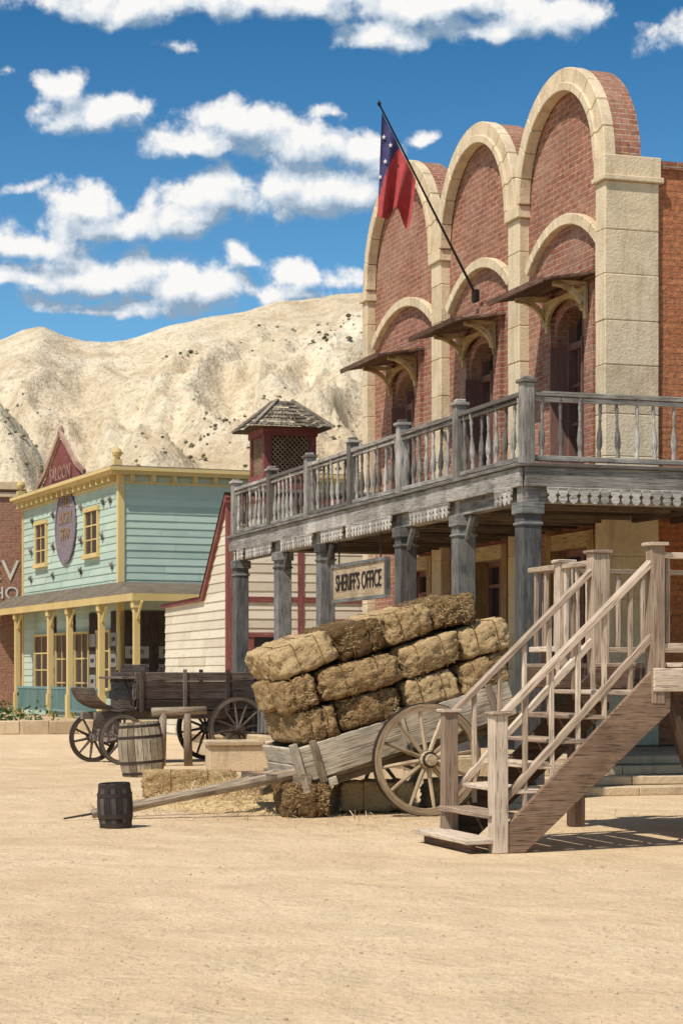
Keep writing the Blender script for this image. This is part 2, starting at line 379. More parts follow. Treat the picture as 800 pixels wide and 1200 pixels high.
# ------------------------------------------------------------------ sheriff office building
SH=E('sheriff_office_building',(2.13,24,0),17.75)
XF=3.5; YB=5.17
bays=[(0,3.45,1.55),(3.45,7.05,5.2),(7.05,11.2,9.1)]
SPR=9.06
br=MB(); st=MB(); fr=MB(); gl=MB(); aw=MB(); oc=MB(); vd=MB()
A=(0,1,0);B=(0,0,1);N=(-1,0,0)
for t0,t1,tc in bays:
    r=(t1-t0)/2; c=(t0+t1)/2; hw=.6; zs=6.65; zr=.5
    zt=SPR+math.sqrt(r*r-(tc-c)**2)
    for sgn in (-1,1):
        te=t0 if sgn<0 else t1
        pts=[(te,3.96),(tc+sgn*hw,3.96),(tc+sgn*hw,zs)]
        for i in range(1,9):
            a=math.pi/2*i/8; pts.append((tc+sgn*hw*math.cos(a),zs+zr*math.sin(a)))
        a1=math.acos(max(-1,min(1,(tc-c)/r))); a2=math.pi if sgn<0 else 0
        for i in range(0,17):
            a=a1+(a2-a1)*i/16; pts.append((c+r*math.cos(a),SPR+r*math.sin(a)))
        br.prism(pts,(XF+.12,YB,0),A,B,N,.42,t=.5)
    ns=11
    for i in range(ns):
        a0=math.pi*i/ns+.003; a1=math.pi*(i+1)/ns-.003; rr=r+.02; ri=r-.27; pp=[]
        for k in range(4): a=a0+(a1-a0)*k/3; pp.append((c+rr*math.cos(a),SPR+.002+rr*math.sin(a)))
        for k in range(4): a=a1+(a0-a1)*k/3; pp.append((c+ri*math.cos(a),SPR+.002+ri*math.sin(a)))
        st.prism(pp,(XF-.05,YB,0),A,B,N,.18,t=U(.35,.65))
        pp=[]
        for k in range(4): a=a0+(a1-a0)*k/3; pp.append((c+(ri+.07)*math.cos(a),SPR+.002+(ri+.07)*math.sin(a)))
        for k in range(4): a=a1+(a0-a1)*k/3; pp.append((c+(ri-.06)*math.cos(a),SPR+.002+(ri-.06)*math.sin(a)))
        st.prism(pp,(XF-.09,YB,0),A,B,N,.20,t=.6)
    ch=(t1-t0)/2-.3; rise=.58; rs=(ch*ch+rise*rise)/(2*rise); zc=8.0+rise-rs; am=math.asin(ch/rs)
    for i in range(9):
        a0=-am+2*am*i/9+.003;a1=-am+2*am*(i+1)/9-.003; pp=[]
        for k in range(3): a=a0+(a1-a0)*k/2; pp.append((c+rs*math.sin(a),zc+rs*math.cos(a)))
        for k in range(3): a=a1+(a0-a1)*k/2; pp.append((c+(rs-.17)*math.sin(a),zc+(rs-.17)*math.cos(a)))
        st.prism(pp,(XF-.0,YB,0),A,B,N,.13,t=U(.35,.65))
    for a_,b_ in ((tc-hw-.34,tc-hw-.02),(tc+hw+.02,tc+hw+.34)):
        wb(br,'W',XF+.12,YB+a_,YB+b_,0,.07,3.96,7.55,mode='wall',t=.5)
    wb(br,'W',XF+.12,YB+tc-hw-.34,YB+tc+hw+.34,0,.075,7.552,7.75,mode='wall',t=.5)
    y0=YB+tc-hw;y1=YB+tc+hw
    fr.box(XF+.30,XF+.46,y0,y0+.1,3.96,7.0); fr.box(XF+.30,XF+.46,y1-.1,y1,3.96,7.0)
    fr.box(XF+.31,XF+.45,y0+.1,y1-.1,6.55,6.66)
    fr.box(XF+.32,XF+.45,YB+tc-.04,YB+tc+.04,3.96,7.1)
    for z in (4.7,5.4,6.0): fr.box(XF+.36,XF+.44,y0+.1,y1-.1,z-.025,z+.025)
    for yy in (YB+tc-.3,YB+tc+.3): fr.box(XF+.37,XF+.43,yy-.018,yy+.018,4.7,6.56)
    fr.box(XF+.35,XF+.45,y0+.1,y1-.1,3.96,4.5)
    gl.box(XF+.44,XF+.5,y0,y1,3.96,7.25)
    fr.box(XF+.02,XF+.30,y0+.002,y0+.035,3.96,6.6); fr.box(XF+.02,XF+.30,y1-.035,y1-.002,3.96,6.6)
    m=Matrix.Translation((XF+.1,0,7.50))@Matrix.Rotation(rad(-10),4,'Y')
    for k in range(6):
        x0=-.95+k*.16; aw.box(x0+.004,x0+.156,YB+tc-1.02,YB+tc+1.02,-.02,.02,m=m,jit=.004)
    aw.box(-.98,-.93,YB+tc-1.05,YB+tc+1.05,-.05,.03,m=m)
    for yy in (YB+tc-.72,YB+tc+.72):
        for k in range(6):
            a0=math.pi/2*k/6;a1=math.pi/2*(k+1)/6
            p=lambda a:(XF+.05-.55*(1-math.cos(a)),yy,6.85+.5*math.sin(a))
            oc.beam(p(a0),p(a1),.07,.08)
        oc.box(XF-.5,XF+.1,yy-.035,yy+.035,7.33,7.40)
    pp=[(-.80,0),(-.80,.40),(.80,.40),(.80,0)]+[(.62*math.cos(a),.05+.27*math.sin(a)) for a in [math.pi*i/10 for i in range(11)]]
    oc.prism(pp,(XF-.02,YB+tc,6.93),A,B,N,.05,mode='wood')
def col_blocks(x0,x1,y0,y1,z0,z1,hb_=.62):
    z=z0
    while z<z1-.05:
        h=min(hb_*U(.9,1.1),z1-z); 
        if z1-z-h<.2: h=z1-z
        j=.004
        st.box(x0+U(-j,j),x1,y0+U(-j,j),y1,z+.003,z+h-.003,mode='wall',t=U(.3,.75)); z+=h
    st.box(x0+.012,x1-.01,y0+.012,y1-.01,z0,z1,mode='wall',t=.25)
for tb in (3.45,7.05):
    col_blocks(XF-.05,XF+.2,YB+tb-.24,YB+tb+.24,.45,8.86)
    st.box(XF-.10,XF+.2,YB+tb-.29,YB+tb+.29,8.86,9.055,mode='wall',t=.6)
col_blocks(XF-.05,XF+.5,YB+10.95,YB+11.25,.45,8.86)
st.box(XF-.10,XF+.5,YB+10.9,YB+11.3,8.86,9.055,mode='wall',t=.6)
col_blocks(XF-.07,XF+.80,YB-.07,YB+.27,.45,8.72,.68)
st.box(XF-.12,XF+.86,YB-.13,YB+.31,8.72,8.80,mode='wall',t=.6)
st.box(XF-.09,XF+.83,YB-.09,YB+.29,8.80,9.10,mode='wall',t=.55)
ops=[(.78,2.12),(4.15,5.40),(7.75,8.85)]; zo=3.42
e=0.27
for a,b in ops+[(11.2,None)]:
    br.box(XF+.12,XF+.54,YB+e,YB+a,.45,3.955,mode='wall',t=.5)
    if b is None: break
    br.box(XF+.12,XF+.54,YB+a,YB+b,zo,3.955,mode='wall',t=.5)
    y0=YB+a;y1=YB+b
    oc.box(XF+.02,XF+.3,y0-.24,y0,.45,zo+.24,jit=.003); oc.box(XF+.02,XF+.3,y1,y1+.24,.45,zo+.24,jit=.003)
    oc.box(XF+.03,XF+.3,y0,y1,zo,zo+.24,jit=.003)
    fr.box(XF+.25,XF+.33,y0,y0+.1,.45,zo); fr.box(XF+.25,XF+.33,y1-.1,y1,.45,zo); fr.box(XF+.25,XF+.33,y0,y1,zo-.1,zo)
    ym=(y0+y1)/2; fr.box(XF+.26,XF+.33,ym-.05,ym+.05,.45,zo-.1)
    for z in (1.35,1.9,2.45,3.0): fr.box(XF+.27,XF+.33,y0+.1,y1-.1,z-.03,z+.03)
    fr.box(XF+.29,XF+.33,y0+.1,y1-.1,.45,1.3); gl.box(XF+.325,XF+.4,y0,y1,.45,zo)
    e=b
br.obj('brick_walls',m_brick,SH); st.obj('stone_trim',m_stone,SH,bevel=.012); fr.obj('window_frames',m_maroonw,SH)
gl.obj('window_panes',m_glass,SH); aw.obj('window_awnings',m_awn,SH); oc.obj('ochre_woodwork',m_ochre,SH)
b2=MB(); b2.box(XF+.45,13,YB+.0,YB+.4,.45,8.95,mode='wall',t=.5); b2.box(XF+.5,13,YB+.5,YB+11.2,8.5,8.7,mode='wall',t=.5)
b2.box(XF+.6,13,YB+10.8,YB+11.15,0,8.8,mode='wall',t=.5)
b2.obj('end_wall',m_brick2,SH)
cp=MB(); cp.box(XF+.84,13,YB-.05,YB+.42,8.952,9.07,mode='wall',t=.3); cp.obj('wall_coping',m_brick,SH)
# platform & steps
pf=MB()
pf.box(-.15,3.9,1.9,16.5,0,.44,mode='wall',t=.4); pf.box(3.9,13,2.1,5.5,0,.436,mode='wall',t=.4)
for k,(yy,z) in enumerate([(.75,.11),(1.1,.22),(1.45,.33),(1.8,.445)]):
    xx=.6
    while xx<12:
        w=U(.9,1.5); pf.box(xx+.004,xx+w-.004,yy+U(-.01,.01),yy+(.9 if k<3 else 1.2),z-.11,z-.003*(k%2),mode='wall',jit=.006); xx+=w
yy=1.9
while yy<16:
    L=U(.8,1.4); pf.box(-.24,.25,yy+.005,yy+L-.005,.36,.47,mode='wall',jit=.006); yy+=L
pf.box(-.2,.3,-.2,.3,0,.2,mode='wall')
pf.obj('stone_platform',m_stone2,SH,bevel=.012)
# deck
dk=MB(); DL=13.45
for k in range(24): 
    x0=.02+k*.148; dk.box(x0,x0+.142,0.0,DL,3.90,3.945)
for k in range(35):
    y0=.02+k*.148; dk.box(3.58,11,y0,y0+.142,3.90,3.945)
y=.3
while y<DL: dk.box(.06,3.6,y-.04,y+.04,3.72,3.90,jit=.003); y+=.62
x=3.9
while x<11: dk.box(x-.04,x+.04,.08,5.1,3.72,3.90,jit=.003); x+=.62
dk.box(3.2,11,.9,1.05,3.50,3.72)
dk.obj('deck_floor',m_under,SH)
fs=MB()
ys=[0,2.2,4.4,6.6,8.8,11.0,13.35]
for a,b in zip(ys,ys[1:]):
    fs.box(-.05,0,a+.003,b-.003,3.70,3.93,jit=.003); fs.box(.04,.2,a,b,3.52,3.715,jit=.003)
fs.box(-.09,.05,-.09,DL+.05,3.932,3.975,jit=.002)
for a,b in ((0,3.3),(3.3,6.6),(6.6,10)):
    fs.box(a+.003,b-.003,-.05,-.001,3.70,3.93,jit=.003); fs.box(a,b,.04,.2,3.52,3.715,jit=.003)
fs.box(.06,10,-.09,.05,3.933,3.976,jit=.002)
fs.box(-.05,3.6,DL-.04,DL,3.7,3.93)
fs.obj('deck_fascia',m_rail,SH,bevel=.006)
ps=MB()
def post(x,y,zb):
    ps.box(x-.12,x+.12,y-.12,y+.12,zb,3.52,jit=.004); ps.box(x-.15,x+.15,y-.15,y+.15,zb,zb+.25,jit=.004); ps.box(x-.15,x+.15,y-.15,y+.15,3.38,3.52,jit=.003)
    ps.box(x-.14,x+.14,y-.14,y+.14,3.25,3.285,jit=.002)
for y in (2.2,4.4,8.1,10.5,13.2): post(.1,y,.45)
post(.1,.1,.2); post(2.35,.1,.0); post(7,.1,0)
for y in (2.2,4.4,8.1,10.5):
    for s in (-1,1): ps.beam((.1,y+s*.1,3.22),(.1,y+s*.32,3.5),.06,.07)
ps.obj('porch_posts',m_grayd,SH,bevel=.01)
rl=MB(); bp=MB()
bprof=[(.028,0),(.028,.10),(.018,.12),(.034,.17),(.04,.24),(.03,.34),(.018,.42),(.015,.46),(.024,.48),(.016,.50),(.022,.58),(.026,.63),(.018,.66),(.028,.69),(.028,.74)]
def rail(p0,p1,n):
    p0=Vector(p0);p1=Vector(p1); d=(p1-p0)
    rl.beam(p0+Vector((0,0,.83)),p1+Vector((0,0,.83)),.11,.055,jit=.004); rl.beam(p0+Vector((0,0,.765)),p1+Vector((0,0,.765)),.06,.05,jit=.003)
    rl.beam(p0+Vector((0,0,.07)),p1+Vector((0,0,.07)),.07,.06,jit=.004)
    for i in range(n):
        q=p0+d*((i+.5)/n); m=Matrix.Translation(q+Vector((U(-.004,.004),U(-.004,.004),.06)))@Matrix.Rotation(rad(U(-2,2)),4,'X')@Matrix.Rotation(rad(U(-2,2)),4,'Y')
        bp.lathe(m,bprof,8,caps=False)
def rpost(x,y):
    rl.box(x-.075,x+.075,y-.075,y+.075,3.97,4.92,jit=.003); rl.box(x-.10,x+.10,y-.10,y+.10,4.92,4.96,jit=.002); rl.box(x-.06,x+.06,y-.06,y+.06,4.96,5.0,jit=.003)
for a,b in zip(ys,ys[1:]): rail((.05,a+.07,3.97),(.05,b-.07,3.97),8)
for y in ys: rpost(.05,y+.03 if y==0 else y)
for a,b in ((0,3.1),(3.1,6.2),(6.2,9.3)): rail((a+.12,.03,3.97),(b-.03,.03,3.97),12); rpost(b+.05,.03)
rail((.1,DL-.1,3.97),(3.4,DL-.1,3.97),12)
rl.obj('deck_rails',m_rail,SH,bevel=.006); bp.obj('balusters',m_rail,SH,smooth=True)
vl=MB()
drop=[(-.062,0),(-.062,-.06),(-.034,-.085),(-.055,-.125),(-.04,-.16),(0,-.185),(.04,-.16),(.055,-.125),(.034,-.085),(.062,-.06),(.062,0)]
def valance(w,P0,a0,a1):
    n=int((a1-a0)/.135)
    for i in range(n):
        a=a0+.067+i*.135; 
        if w=='W': vl.prism(drop,(P0,a,3.69),(0,1,0),(0,0,1),(-1,0,0),.025,mode='wood')
        else: vl.prism(drop,(a,P0,3.69),(1,0,0),(0,0,1),(0,-1,0),.025,mode='wood')
    if w=='W': vl.box(P0,P0+.03,a0,a0+n*.135,3.66,3.70)
    else: vl.box(a0,a0+n*.135,P0,P0+.03,3.66,3.70)
valance('S',-.056,.28,2.2); valance('S',-.056,2.5,6.0)
for a,b in ((.25,.85),(2.35,3.9),(4.6,6.7),(6.8,7.9),(8.35,10.2),(10.7,12.4),(12.5,13.0)): valance('W',-.056,a,b)
vl.obj('scalloped_valance',m_val,SH)
pk=MB()
for i in range(9): pk.box(-.02+.0,.02,11.1+i*.22,11.2+i*.22,.5,1.42,jit=.003)
pk.box(.02,.06,10.6,13.2,.62,.70); pk.box(.02,.06,10.6,13.2,1.25,1.33); pk.box(-.05,.07,10.6,13.2,1.42,1.46)
pk.obj('picket_rail',m_grayd,SH)
SG=E('hanging_sign',(0,0,0))
SG.matrix_world=Matrix.Translation((2.13,24,0))@Matrix.Rotation(rad(17.75),4,'Z')
sg=MB(); sg.box(.06,.10,5.15,7.6,2.62,3.12,jit=.002); sg.obj('board',m_sign,SG,bevel=.008)
sf=MB()
for z0,z1 in ((2.58,2.63),(3.11,3.16)): sf.box(.04,.12,5.10,7.65,z0,z1)
for y0,y1 in ((5.10,5.15),(7.6,7.65)): sf.box(.041,.119,y0,y1,2.63,3.11)
sf.obj('board_frame',m_grayd,SG)
ch=MB()
for y in (5.4,7.35): ch.cyl((.08,y,3.14),(.08,y,3.6),.012,n=6)
ch.obj('chains',m_iron,SG)
text('lettering',"SHERIFF'S OFFICE",m_blk,SG,faceW((.054,6.37,2.86)),.36)
SG.children[-1].scale=(.78,1,1)

# flag on pole
FL=E('flag_on_pole',(0,0,0)); FL.matrix_world=Matrix.Translation((2.13,24,0))@Matrix.Rotation(rad(17.75),4,'Z')
pbase=Vector((XF-.02,YB+5.2,7.98)); ptop=pbase+Vector((-1.70,0.1,3.13))
f=MB(); f.cyl(pbase,ptop,.026,.016,n=8); f.lathe(Matrix.Translation(ptop),[(.0,-.05),(.04,0),(0,.07)],8); f.box(XF-.06,XF+.02,YB+5.12,YB+5.28,7.85,8.05)
f.obj('pole',m_dark,FL)
pd=(pbase-ptop).normalized()
def cl(u,v):
    p=ptop+pd*(.16+u*1.25); L=(1.74-1.15*u+.25*math.sin(u*9)*u)*v
    fold=math.sin(u*15+v*2.5)*.085*(.3+v)
    return p+Vector((-.03+fold*.4-.05*v,fold+.10*v,-L))
for nm,mt,test in (('red_field',m_red,0),('blue_field',m_blue,1)):
    q=MB(); n=34
    for i in range(n):
        for j in range(n):
            u=(i+.5)/n; v=(j+.5)/n
            kind=1 if (u*1.25+v*.8<.66 ) else 0
            if kind==test: q.face([cl(i/n,j/n),cl((i+1)/n,j/n),cl((i+1)/n,(j+1)/n),cl(i/n,(j+1)/n)],[(0,0)]*4,.5)
    q.obj(nm,mt,FL,smooth=True,merge=True)
q=MB()
for (u,v) in ((.1,.18),(.30,.16),(.18,.4),(.05,.6)):
    c=cl(u,v); pts=[]
    for k in range(10):
        a=math.pi/2+k*math.pi/5; rr=.045 if k%2==0 else .018; pts.append((rr*math.cos(a),rr*math.sin(a)))
    q.prism(pts,c+Vector((-.025,-.03,0)),Vector((.6,-.8,0)),Vector((0,0,1)),Vector((-.8,-.6,0)),.006)
q.obj('stars',m_wht,FL)

# ------------------------------------------------------------------ wooden stair & platform
ST=E('wooden_staircase',(1.31,17.14,0),17.75)
sl=MB(); sd=MB(); W=1.16; RUN=1.45; H=1.6
def newel(x,y,z0,z1,s=.065):
    sl.box(x-s,x+s,y-s,y+s,z0,z1,jit=.006); sl.box(x-s-.025,x+s+.025,y-s-.025,y+s+.025,z1,z1+.03,jit=.003)
newel(0,0,0,1.16); newel(0,W,0,1.16)
for k in range(7):
    z=.12+k*.207; x=-.30+k*.207
    sl.box(x,x+.29,-.02 if k else -.05,W+.02 if k else W+.1,z-.04,z,jit=.006)
sd.box(-.24,-.20,.0,W,0,.08)
for y in (-.03,W+.03):
    pts=[(-.02,0),(.22,0),(RUN+.12,H-.42),(RUN+.12,H-.06),(RUN-.05,H-.06),(-.02,.16)]
    sd.prism(pts,(0,y-.025,0),(1,0,0),(0,0,1),(0,-1,0),.05,mode='wood')
for y in (0,W):
    sl.beam((0,y,1.12),(RUN,y,2.50),.09,.05,jit=.004)
    sl.beam((.02,y,.42),(RUN,y,1.86),.06,.06,jit=.004)
    for i in range(1,6):
        x=RUN*i/6; zt=1.12+(2.5-1.12)*i/6; sl.box(x-.02,x+.02,y-.02,y+.02,.12+.95*x,zt-.02,jit=.005)
newel(RUN,0,H-.35,2.60); newel(RUN,W,H-.35,2.60,.08)
newel(RUN+.35,2.7,H-.1,2.60,.07) ; newel(RUN,1.95,H-.2,2.55,.06)
x=RUN-.06
while x<7: sl.box(x,x+.14,-.06,2.78,H-.04,H,jit=.003); x+=.146
for y in (-.02,1.35,2.7): sd.box(RUN-.02,7,y-.03,y+.03,H-.24,H-.045,jit=.004)
sl.box(RUN-.05,7,-.075,-.052,H-.25,H-.05,jit=.003)
sd.box(RUN-.06,RUN-.025,0,2.7,H-.23,H-.045)
def prail(p0,p1,n):
    p0=Vector(p0);p1=Vector(p1)
    sl.beam(p0+Vector((0,0,.92)),p1+Vector((0,0,.92)),.09,.05,jit=.003); sl.beam(p0+Vector((0,0,.14)),p1+Vector((0,0,.14)),.06,.05,jit=.003)
    for i in range(n):
        q=p0+(p1-p0)*(i+.5)/n; sl.box(q.x-.02,q.x+.02,q.y-.02,q.y+.02,H+.14,H+.9,jit=.004)
prail((RUN,0,H),(RUN+2.2,0,H),10); prail((RUN+2.2,0,H),(6.8,0,H),14); newel(RUN+2.2,0,H-.2,2.6)
prail((RUN,W+.1,H),(RUN,2.7,H),6); prail((RUN,2.7,H),(6.8,2.7,H),20)
sd.box(1.80,1.94,2.5,2.64,0,H-.2,jit=.005); sd.beam((RUN+.1,.05,H-.22),(RUN+.62,.05,0),.10,.11,jit=.004)
sd.box(3.3,3.44,.0,.14,0,H-.2); sd.beam((3.3,.07,.5),(2.3,.07,H-.2),.08,.1); sd.box(5,5.14,0,.14,0,H-.2); sd.box(5,5.14,2.5,2.64,0,H-.2); sd.beam((1.87,2.57,.3),(2.8,2.57,H-.2),.07,.09)
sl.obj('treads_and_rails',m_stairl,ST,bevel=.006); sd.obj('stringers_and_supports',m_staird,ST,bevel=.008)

# ------------------------------------------------------------------ bales
def rbox(mb,M,hx,hy,hz,n=16,p=6.5,amp=.018):
    t=R(); so=U(0,100)
    def P(v):
        l=(abs(v[0])**p+abs(v[1])**p+abs(v[2])**p)**(1/p); q=Vector((v[0]/l*hx,v[1]/l*hy,v[2]/l*hz))
        nn=noise.noise(q*3+Vector((so,0,0)))*amp*1.2+noise.noise(q*12+Vector((0,so,0)))*amp*.8+noise.noise(q*28+Vector((0,so,0)))*amp*.9
        pin=0
        for sx in (-.42,.42):
            d=(q.x-sx*hx)/.03; pin-=.016*math.exp(-d*d)
        return q*(1+ (nn+pin)/min(hx,hy,hz))
    for ax in range(3):
        for s in (-1,1):
            for i in range(n):
                for j in range(n):
                    pts=[]
                    for a,b in ((i,j),(i+1,j),(i+1,j+1),(i,j+1)):
                        v=[0,0,0]; v[ax]=s; v[(ax+1)%3]=2*a/n-1; v[(ax+2)%3]=2*b/n-1; pts.append(M@P(v))
                    mb.face(pts,[(0,0)]*4,t)
def strands(mb,M,hx,hy,hz,num):
    for i in range(num):
        ax=random.choice((0,1,1,2,2)); s=random.choice((-1,1)); v=[U(-1,1)*.90 for _ in range(3)]; v[ax]=s*1.0
        p=6.5; l=(abs(v[0])**p+abs(v[1])**p+abs(v[2])**p)**(1/p)
        c=Vector((v[0]/l*hx,v[1]/l*hy,v[2]/l*hz)); nrm=Vector((0,0,0)); nrm[ax]=s
        d=Vector((U(-1,1)*1.3,U(-1,1),U(-1,1)*.5)); d-=nrm*d.dot(nrm)*U(.75,1); d.normalize()
        if d.dot(nrm)<0: d-=nrm*2*d.dot(nrm)
        w=nrm.cross(d)
        if w.length<.05: continue
        w=w.normalized()*U(.0012,.003); L=U(.02,.06); c=c+nrm*U(-.010,.004)-d*L*.5
        mb.face([M@(c-w),M@(c+w),M@(c+w+d*L),M@(c-w+d*L)],[(0,0)]*4,R())
def bale(name,M,lx,ly,lz,parent=None,num=650):
    lx*=.975; ly*=.98; lz*=.955
    h=MB(); rbox(h,Matrix.Identity(4),lx/2,ly/2,lz/2); s_=MB(); strands(s_,Matrix.Identity(4),lx/2,ly/2,lz/2,num)
    tw=MB()
    for sx in (-.42,.42):
        x=sx*lx/2; a=ly/2-.004; b=lz/2-.004; r_=.035
        loop=[(-a+r_,-b),(a-r_,-b),(a,-b+r_),(a,b-r_),(a-r_,b),(-a+r_,b),(-a,b-r_),(-a,-b+r_)]
        for i in range(8):
            p,q=loop[i],loop[(i+1)%8]; tw.beam((x,p[0],p[1]),(x,q[0],q[1]),.008,.008,up=(1,0,0))
    if parent is None:
        par=E('hay_bale',(0,0,0)); par.matrix_world=M
        h.obj('packed_hay',m_hay,par,smooth=True,merge=True); s_.obj('strands',m_hay2,par,recalc=False); tw.obj('twine',m_twine,par); return par
    a=h.obj(name,m_hay,parent,smooth=True,merge=True); a.matrix_local=M
    b=s_.obj(name+'_strands',m_hay2,parent,recalc=False); b.matrix_local=M
    c=tw.obj(name+'_twine',m_twine,parent); c.matrix_local=M

# ------------------------------------------------------------------ hay cart
CT=E('hay_cart',(.64,22.4,0),17.75)
tilt=Matrix.Translation((0,0,.60))@Matrix.Rotation(rad(-16.5),4,'Y')
cb=MB(); cb.M=tilt
for y in (-.64,.64):
    for k in range(2): cb.box(-1.28+U(-.02,.02),1.22+U(-.03,.03),y-.018,y+.018,.14+k*.185,.32+k*.185,jit=.006)
for y in (-.675,.675):
    for x in (-1.1,-.1,.95): cb.box(x-.035,x+.035,y-.02,y+.02,.08,.54,jit=.004)
for k in range(8): cb.box(-1.28,1.3,-.62+k*.155,-.62+k*.155+.148,.10,.14,jit=.003)
for k in range(2): cb.box(-1.30,-1.265,-.62,.62,.14+k*.185,.32+k*.185,jit=.005)
for y in (-.45,.45): cb.box(-1.5,1.25,y-.05,y+.05,-.0,.10,jit=.003)
for x in (-1.0,.9): cb.box(x-.05,x+.05,-.68,.68,.02,.11,jit=.003)
cb.box(-1.34,-1.27,-.7,-.6,-.02,.56,jit=.004)
cb.obj('bed',m_cart,CT,bevel=.006)
sf=MB()
sf.cyl((-.9,-.42,.52),(-3.45,-.25,.06),.065,.05,n=9); sf.cyl((-.9,.40,.50),(-3.1,.05,.05),.055,.035,n=8)
sf.beam((-1.6,-.6,.42),(-1.6,.6,.40),.07,.07)
sf.box(-1.35,-1.22,-.7,.7,.34,.46,jit=.004)
sf.obj('shafts',m_hitch,CT,bevel=.004)
ir=MB(); ir.cyl((-3.42,-.25,.065),(-3.75,-.3,.02),.014,.01,n=6); ir.cyl((0,-.9,.6),(0,.9,.6),.04,n=8)
wh=MB(); ty=MB()
def wheel(cx,cy,r,nsp,w=.07,hub=.09,rim=.075):
    wh.ring((cx,cy,r),r-rim-.008,r-.009,w,36); ty.ring((cx,cy,r),r-.0085,r+.002,w*.9,36)
    q=Matrix.Translation((cx,cy-.16,r))@Matrix.Rotation(rad(-90),4,'X')
    wh.lathe(q,[(.035,-.0),(.06,.0),(.065,.06),(hub,.10),(hub*1.15,.16),(hub,.22),(.07,.27),(.06,.32)],14)
    for o in (.04,.12,.2): ty.lathe(Matrix.Translation((cx,cy-.16+o,r))@Matrix.Rotation(rad(-90),4,'X'),[(hub*.98 if o>.05 else .068,0),(hub*1.1 if o>.05 else .073,.005),(hub*1.1 if o>.05 else .073,.018),(hub*.98,.022)],14)
    for i in range(nsp):
        a=2*math.pi*(i+.3)/nsp; d=Vector((math.cos(a),0,math.sin(a))); c=Vector((cx,cy,r))
        wh.cyl(c+d*hub*.9,c+d*(r-rim),.026,.018,n=7)
wheel(0,-.85,.60,12); wheel(0,.85,.60,12)
wh.obj('wheels',m_wheel,CT,bevel=0); ty.obj('iron_tyres',m_iron,CT)
ir.obj('axle_and_iron',m_iron,CT)
def cb_bale(x,y,z,lx,ly,lz,rz=0,ry=0,i=[0],num=650):
    i[0]+=1
    M=tilt@Matrix.Translation((x,y,z))@Matrix.Rotation(rad(rz+U(-3,3)),4,'Z')@Matrix.Rotation(rad(ry+U(-3,3)),4,'Y')@Matrix.Rotation(rad(U(-4,4)),4,'X')
    bale('load_bale_%d'%i[0],M,lx,ly,lz,CT,num)
BH=.375
for x in (-.8,0,.8): cb_bale(x,0,.30,.78,1.15,.32,num=200)
z0=.47+BH/2
for k,y in enumerate((-.33,.33)):
    cb_bale(-.98,y,z0+.02,.46,.68,BH,0,4); cb_bale(-.37,y,z0,.74,.66,BH); cb_bale(.33,y,z0,.64,.66,BH); cb_bale(.97,y,z0,.60,.64,BH)
for k,y in enumerate((-.34,.34)):
    cb_bale(-1.06,y,z0+BH,.36,.70,BH,0,2); cb_bale(-.40,y-.02,z0+BH-.01,.94,.68,BH); cb_bale(.44,y,z0+BH-.01,.72,.66,BH,); cb_bale(1.11,y,z0+BH-.02,.58,.64,BH)
for k,y in enumerate((-.30,.36)):
    cb_bale(-.88,y,z0+2*BH-.01,.66,.68,BH*.95,0,-3); cb_bale(-.26,y,z0+2*BH-.01,.56,.66,BH,0,2); cb_bale(.29,y,z0+2*BH-.01,.54,.66,BH*.95); cb_bale(.84,y,z0+2*BH-.02,.54,.64,BH*.95,0,4)

def gb(x,y,z,lx,ly,lz,rz,ry=0): bale('',Matrix.Translation((x,y,z))@Matrix.Rotation(rad(rz),4,'Z')@Matrix.Rotation(rad(ry),4,'Y'),lx,ly,lz,None,800)
gb(-1.85,24.9,.17,1.08,.45,.36,4); gb(-.42,21.75,.19,.52,.85,.38,12); gb(.36,22.3,.18,.9,.45,.36,15); gb(1.35,22.9,.18,.9,.45,.36,10)
sp=MB(); n=36
def sph(x,y):
    d=math.hypot(x/1.5,y/1.9); return max(-.02,(.24*(1-d**1.6))+.05*noise.noise(Vector((x*3,y*3,1))) if d<1.1 else -.02)
for i in range(n):
    for j in range(n):
        f_=lambda a,b:(-1.7+3.4*a/n,-2.1+4.2*b/n,sph(-1.7+3.4*a/n,-2.1+4.2*b/n)-.01)
        sp.face([f_(i,j),f_(i+1,j),f_(i+1,j+1),f_(i,j+1)],[(0,0)]*4,.5)
SP=E('straw_pile',(-.85,24.0,0)); sp.obj('straw_mound',m_straw,SP,smooth=True,merge=True)
ss=MB()
for i in range(13000):
    a=U(0,6.283); k=abs(random.gauss(0,.6)); x=1.5*k*math.cos(a); y=2.0*k*math.sin(a)
    c=Vector((x,y,max(0.004,sph(x,y))+U(0,.025))); d=Vector((U(-1,1),U(-1,1),U(-.15,.35))).normalized()*U(.05,.16); w=Vector((-d.y,d.x,0)).normalized()*U(.002,.005)
    ss.face([c-w,c+w,c+w+d,c-w+d],[(0,0)]*4,R())
ss.obj('loose_straw',m_straw,SP,recalc=False)
s3=MB()
for i in range(3500):
    x=random.gauss(.4,1.7); y=random.gauss(21.4,1.4); c=Vector((x,y,.006)); d=Vector((U(-1,1),U(-1,1),U(0,.1))).normalized()*U(.03,.12); w=Vector((-d.y,d.x,0)).normalized()*U(.002,.004)
    s3.face([c-w,c+w,c+w+d,c-w+d],[(0,0)]*4,R())
s3.obj('scattered_straw',m_straw,recalc=False)

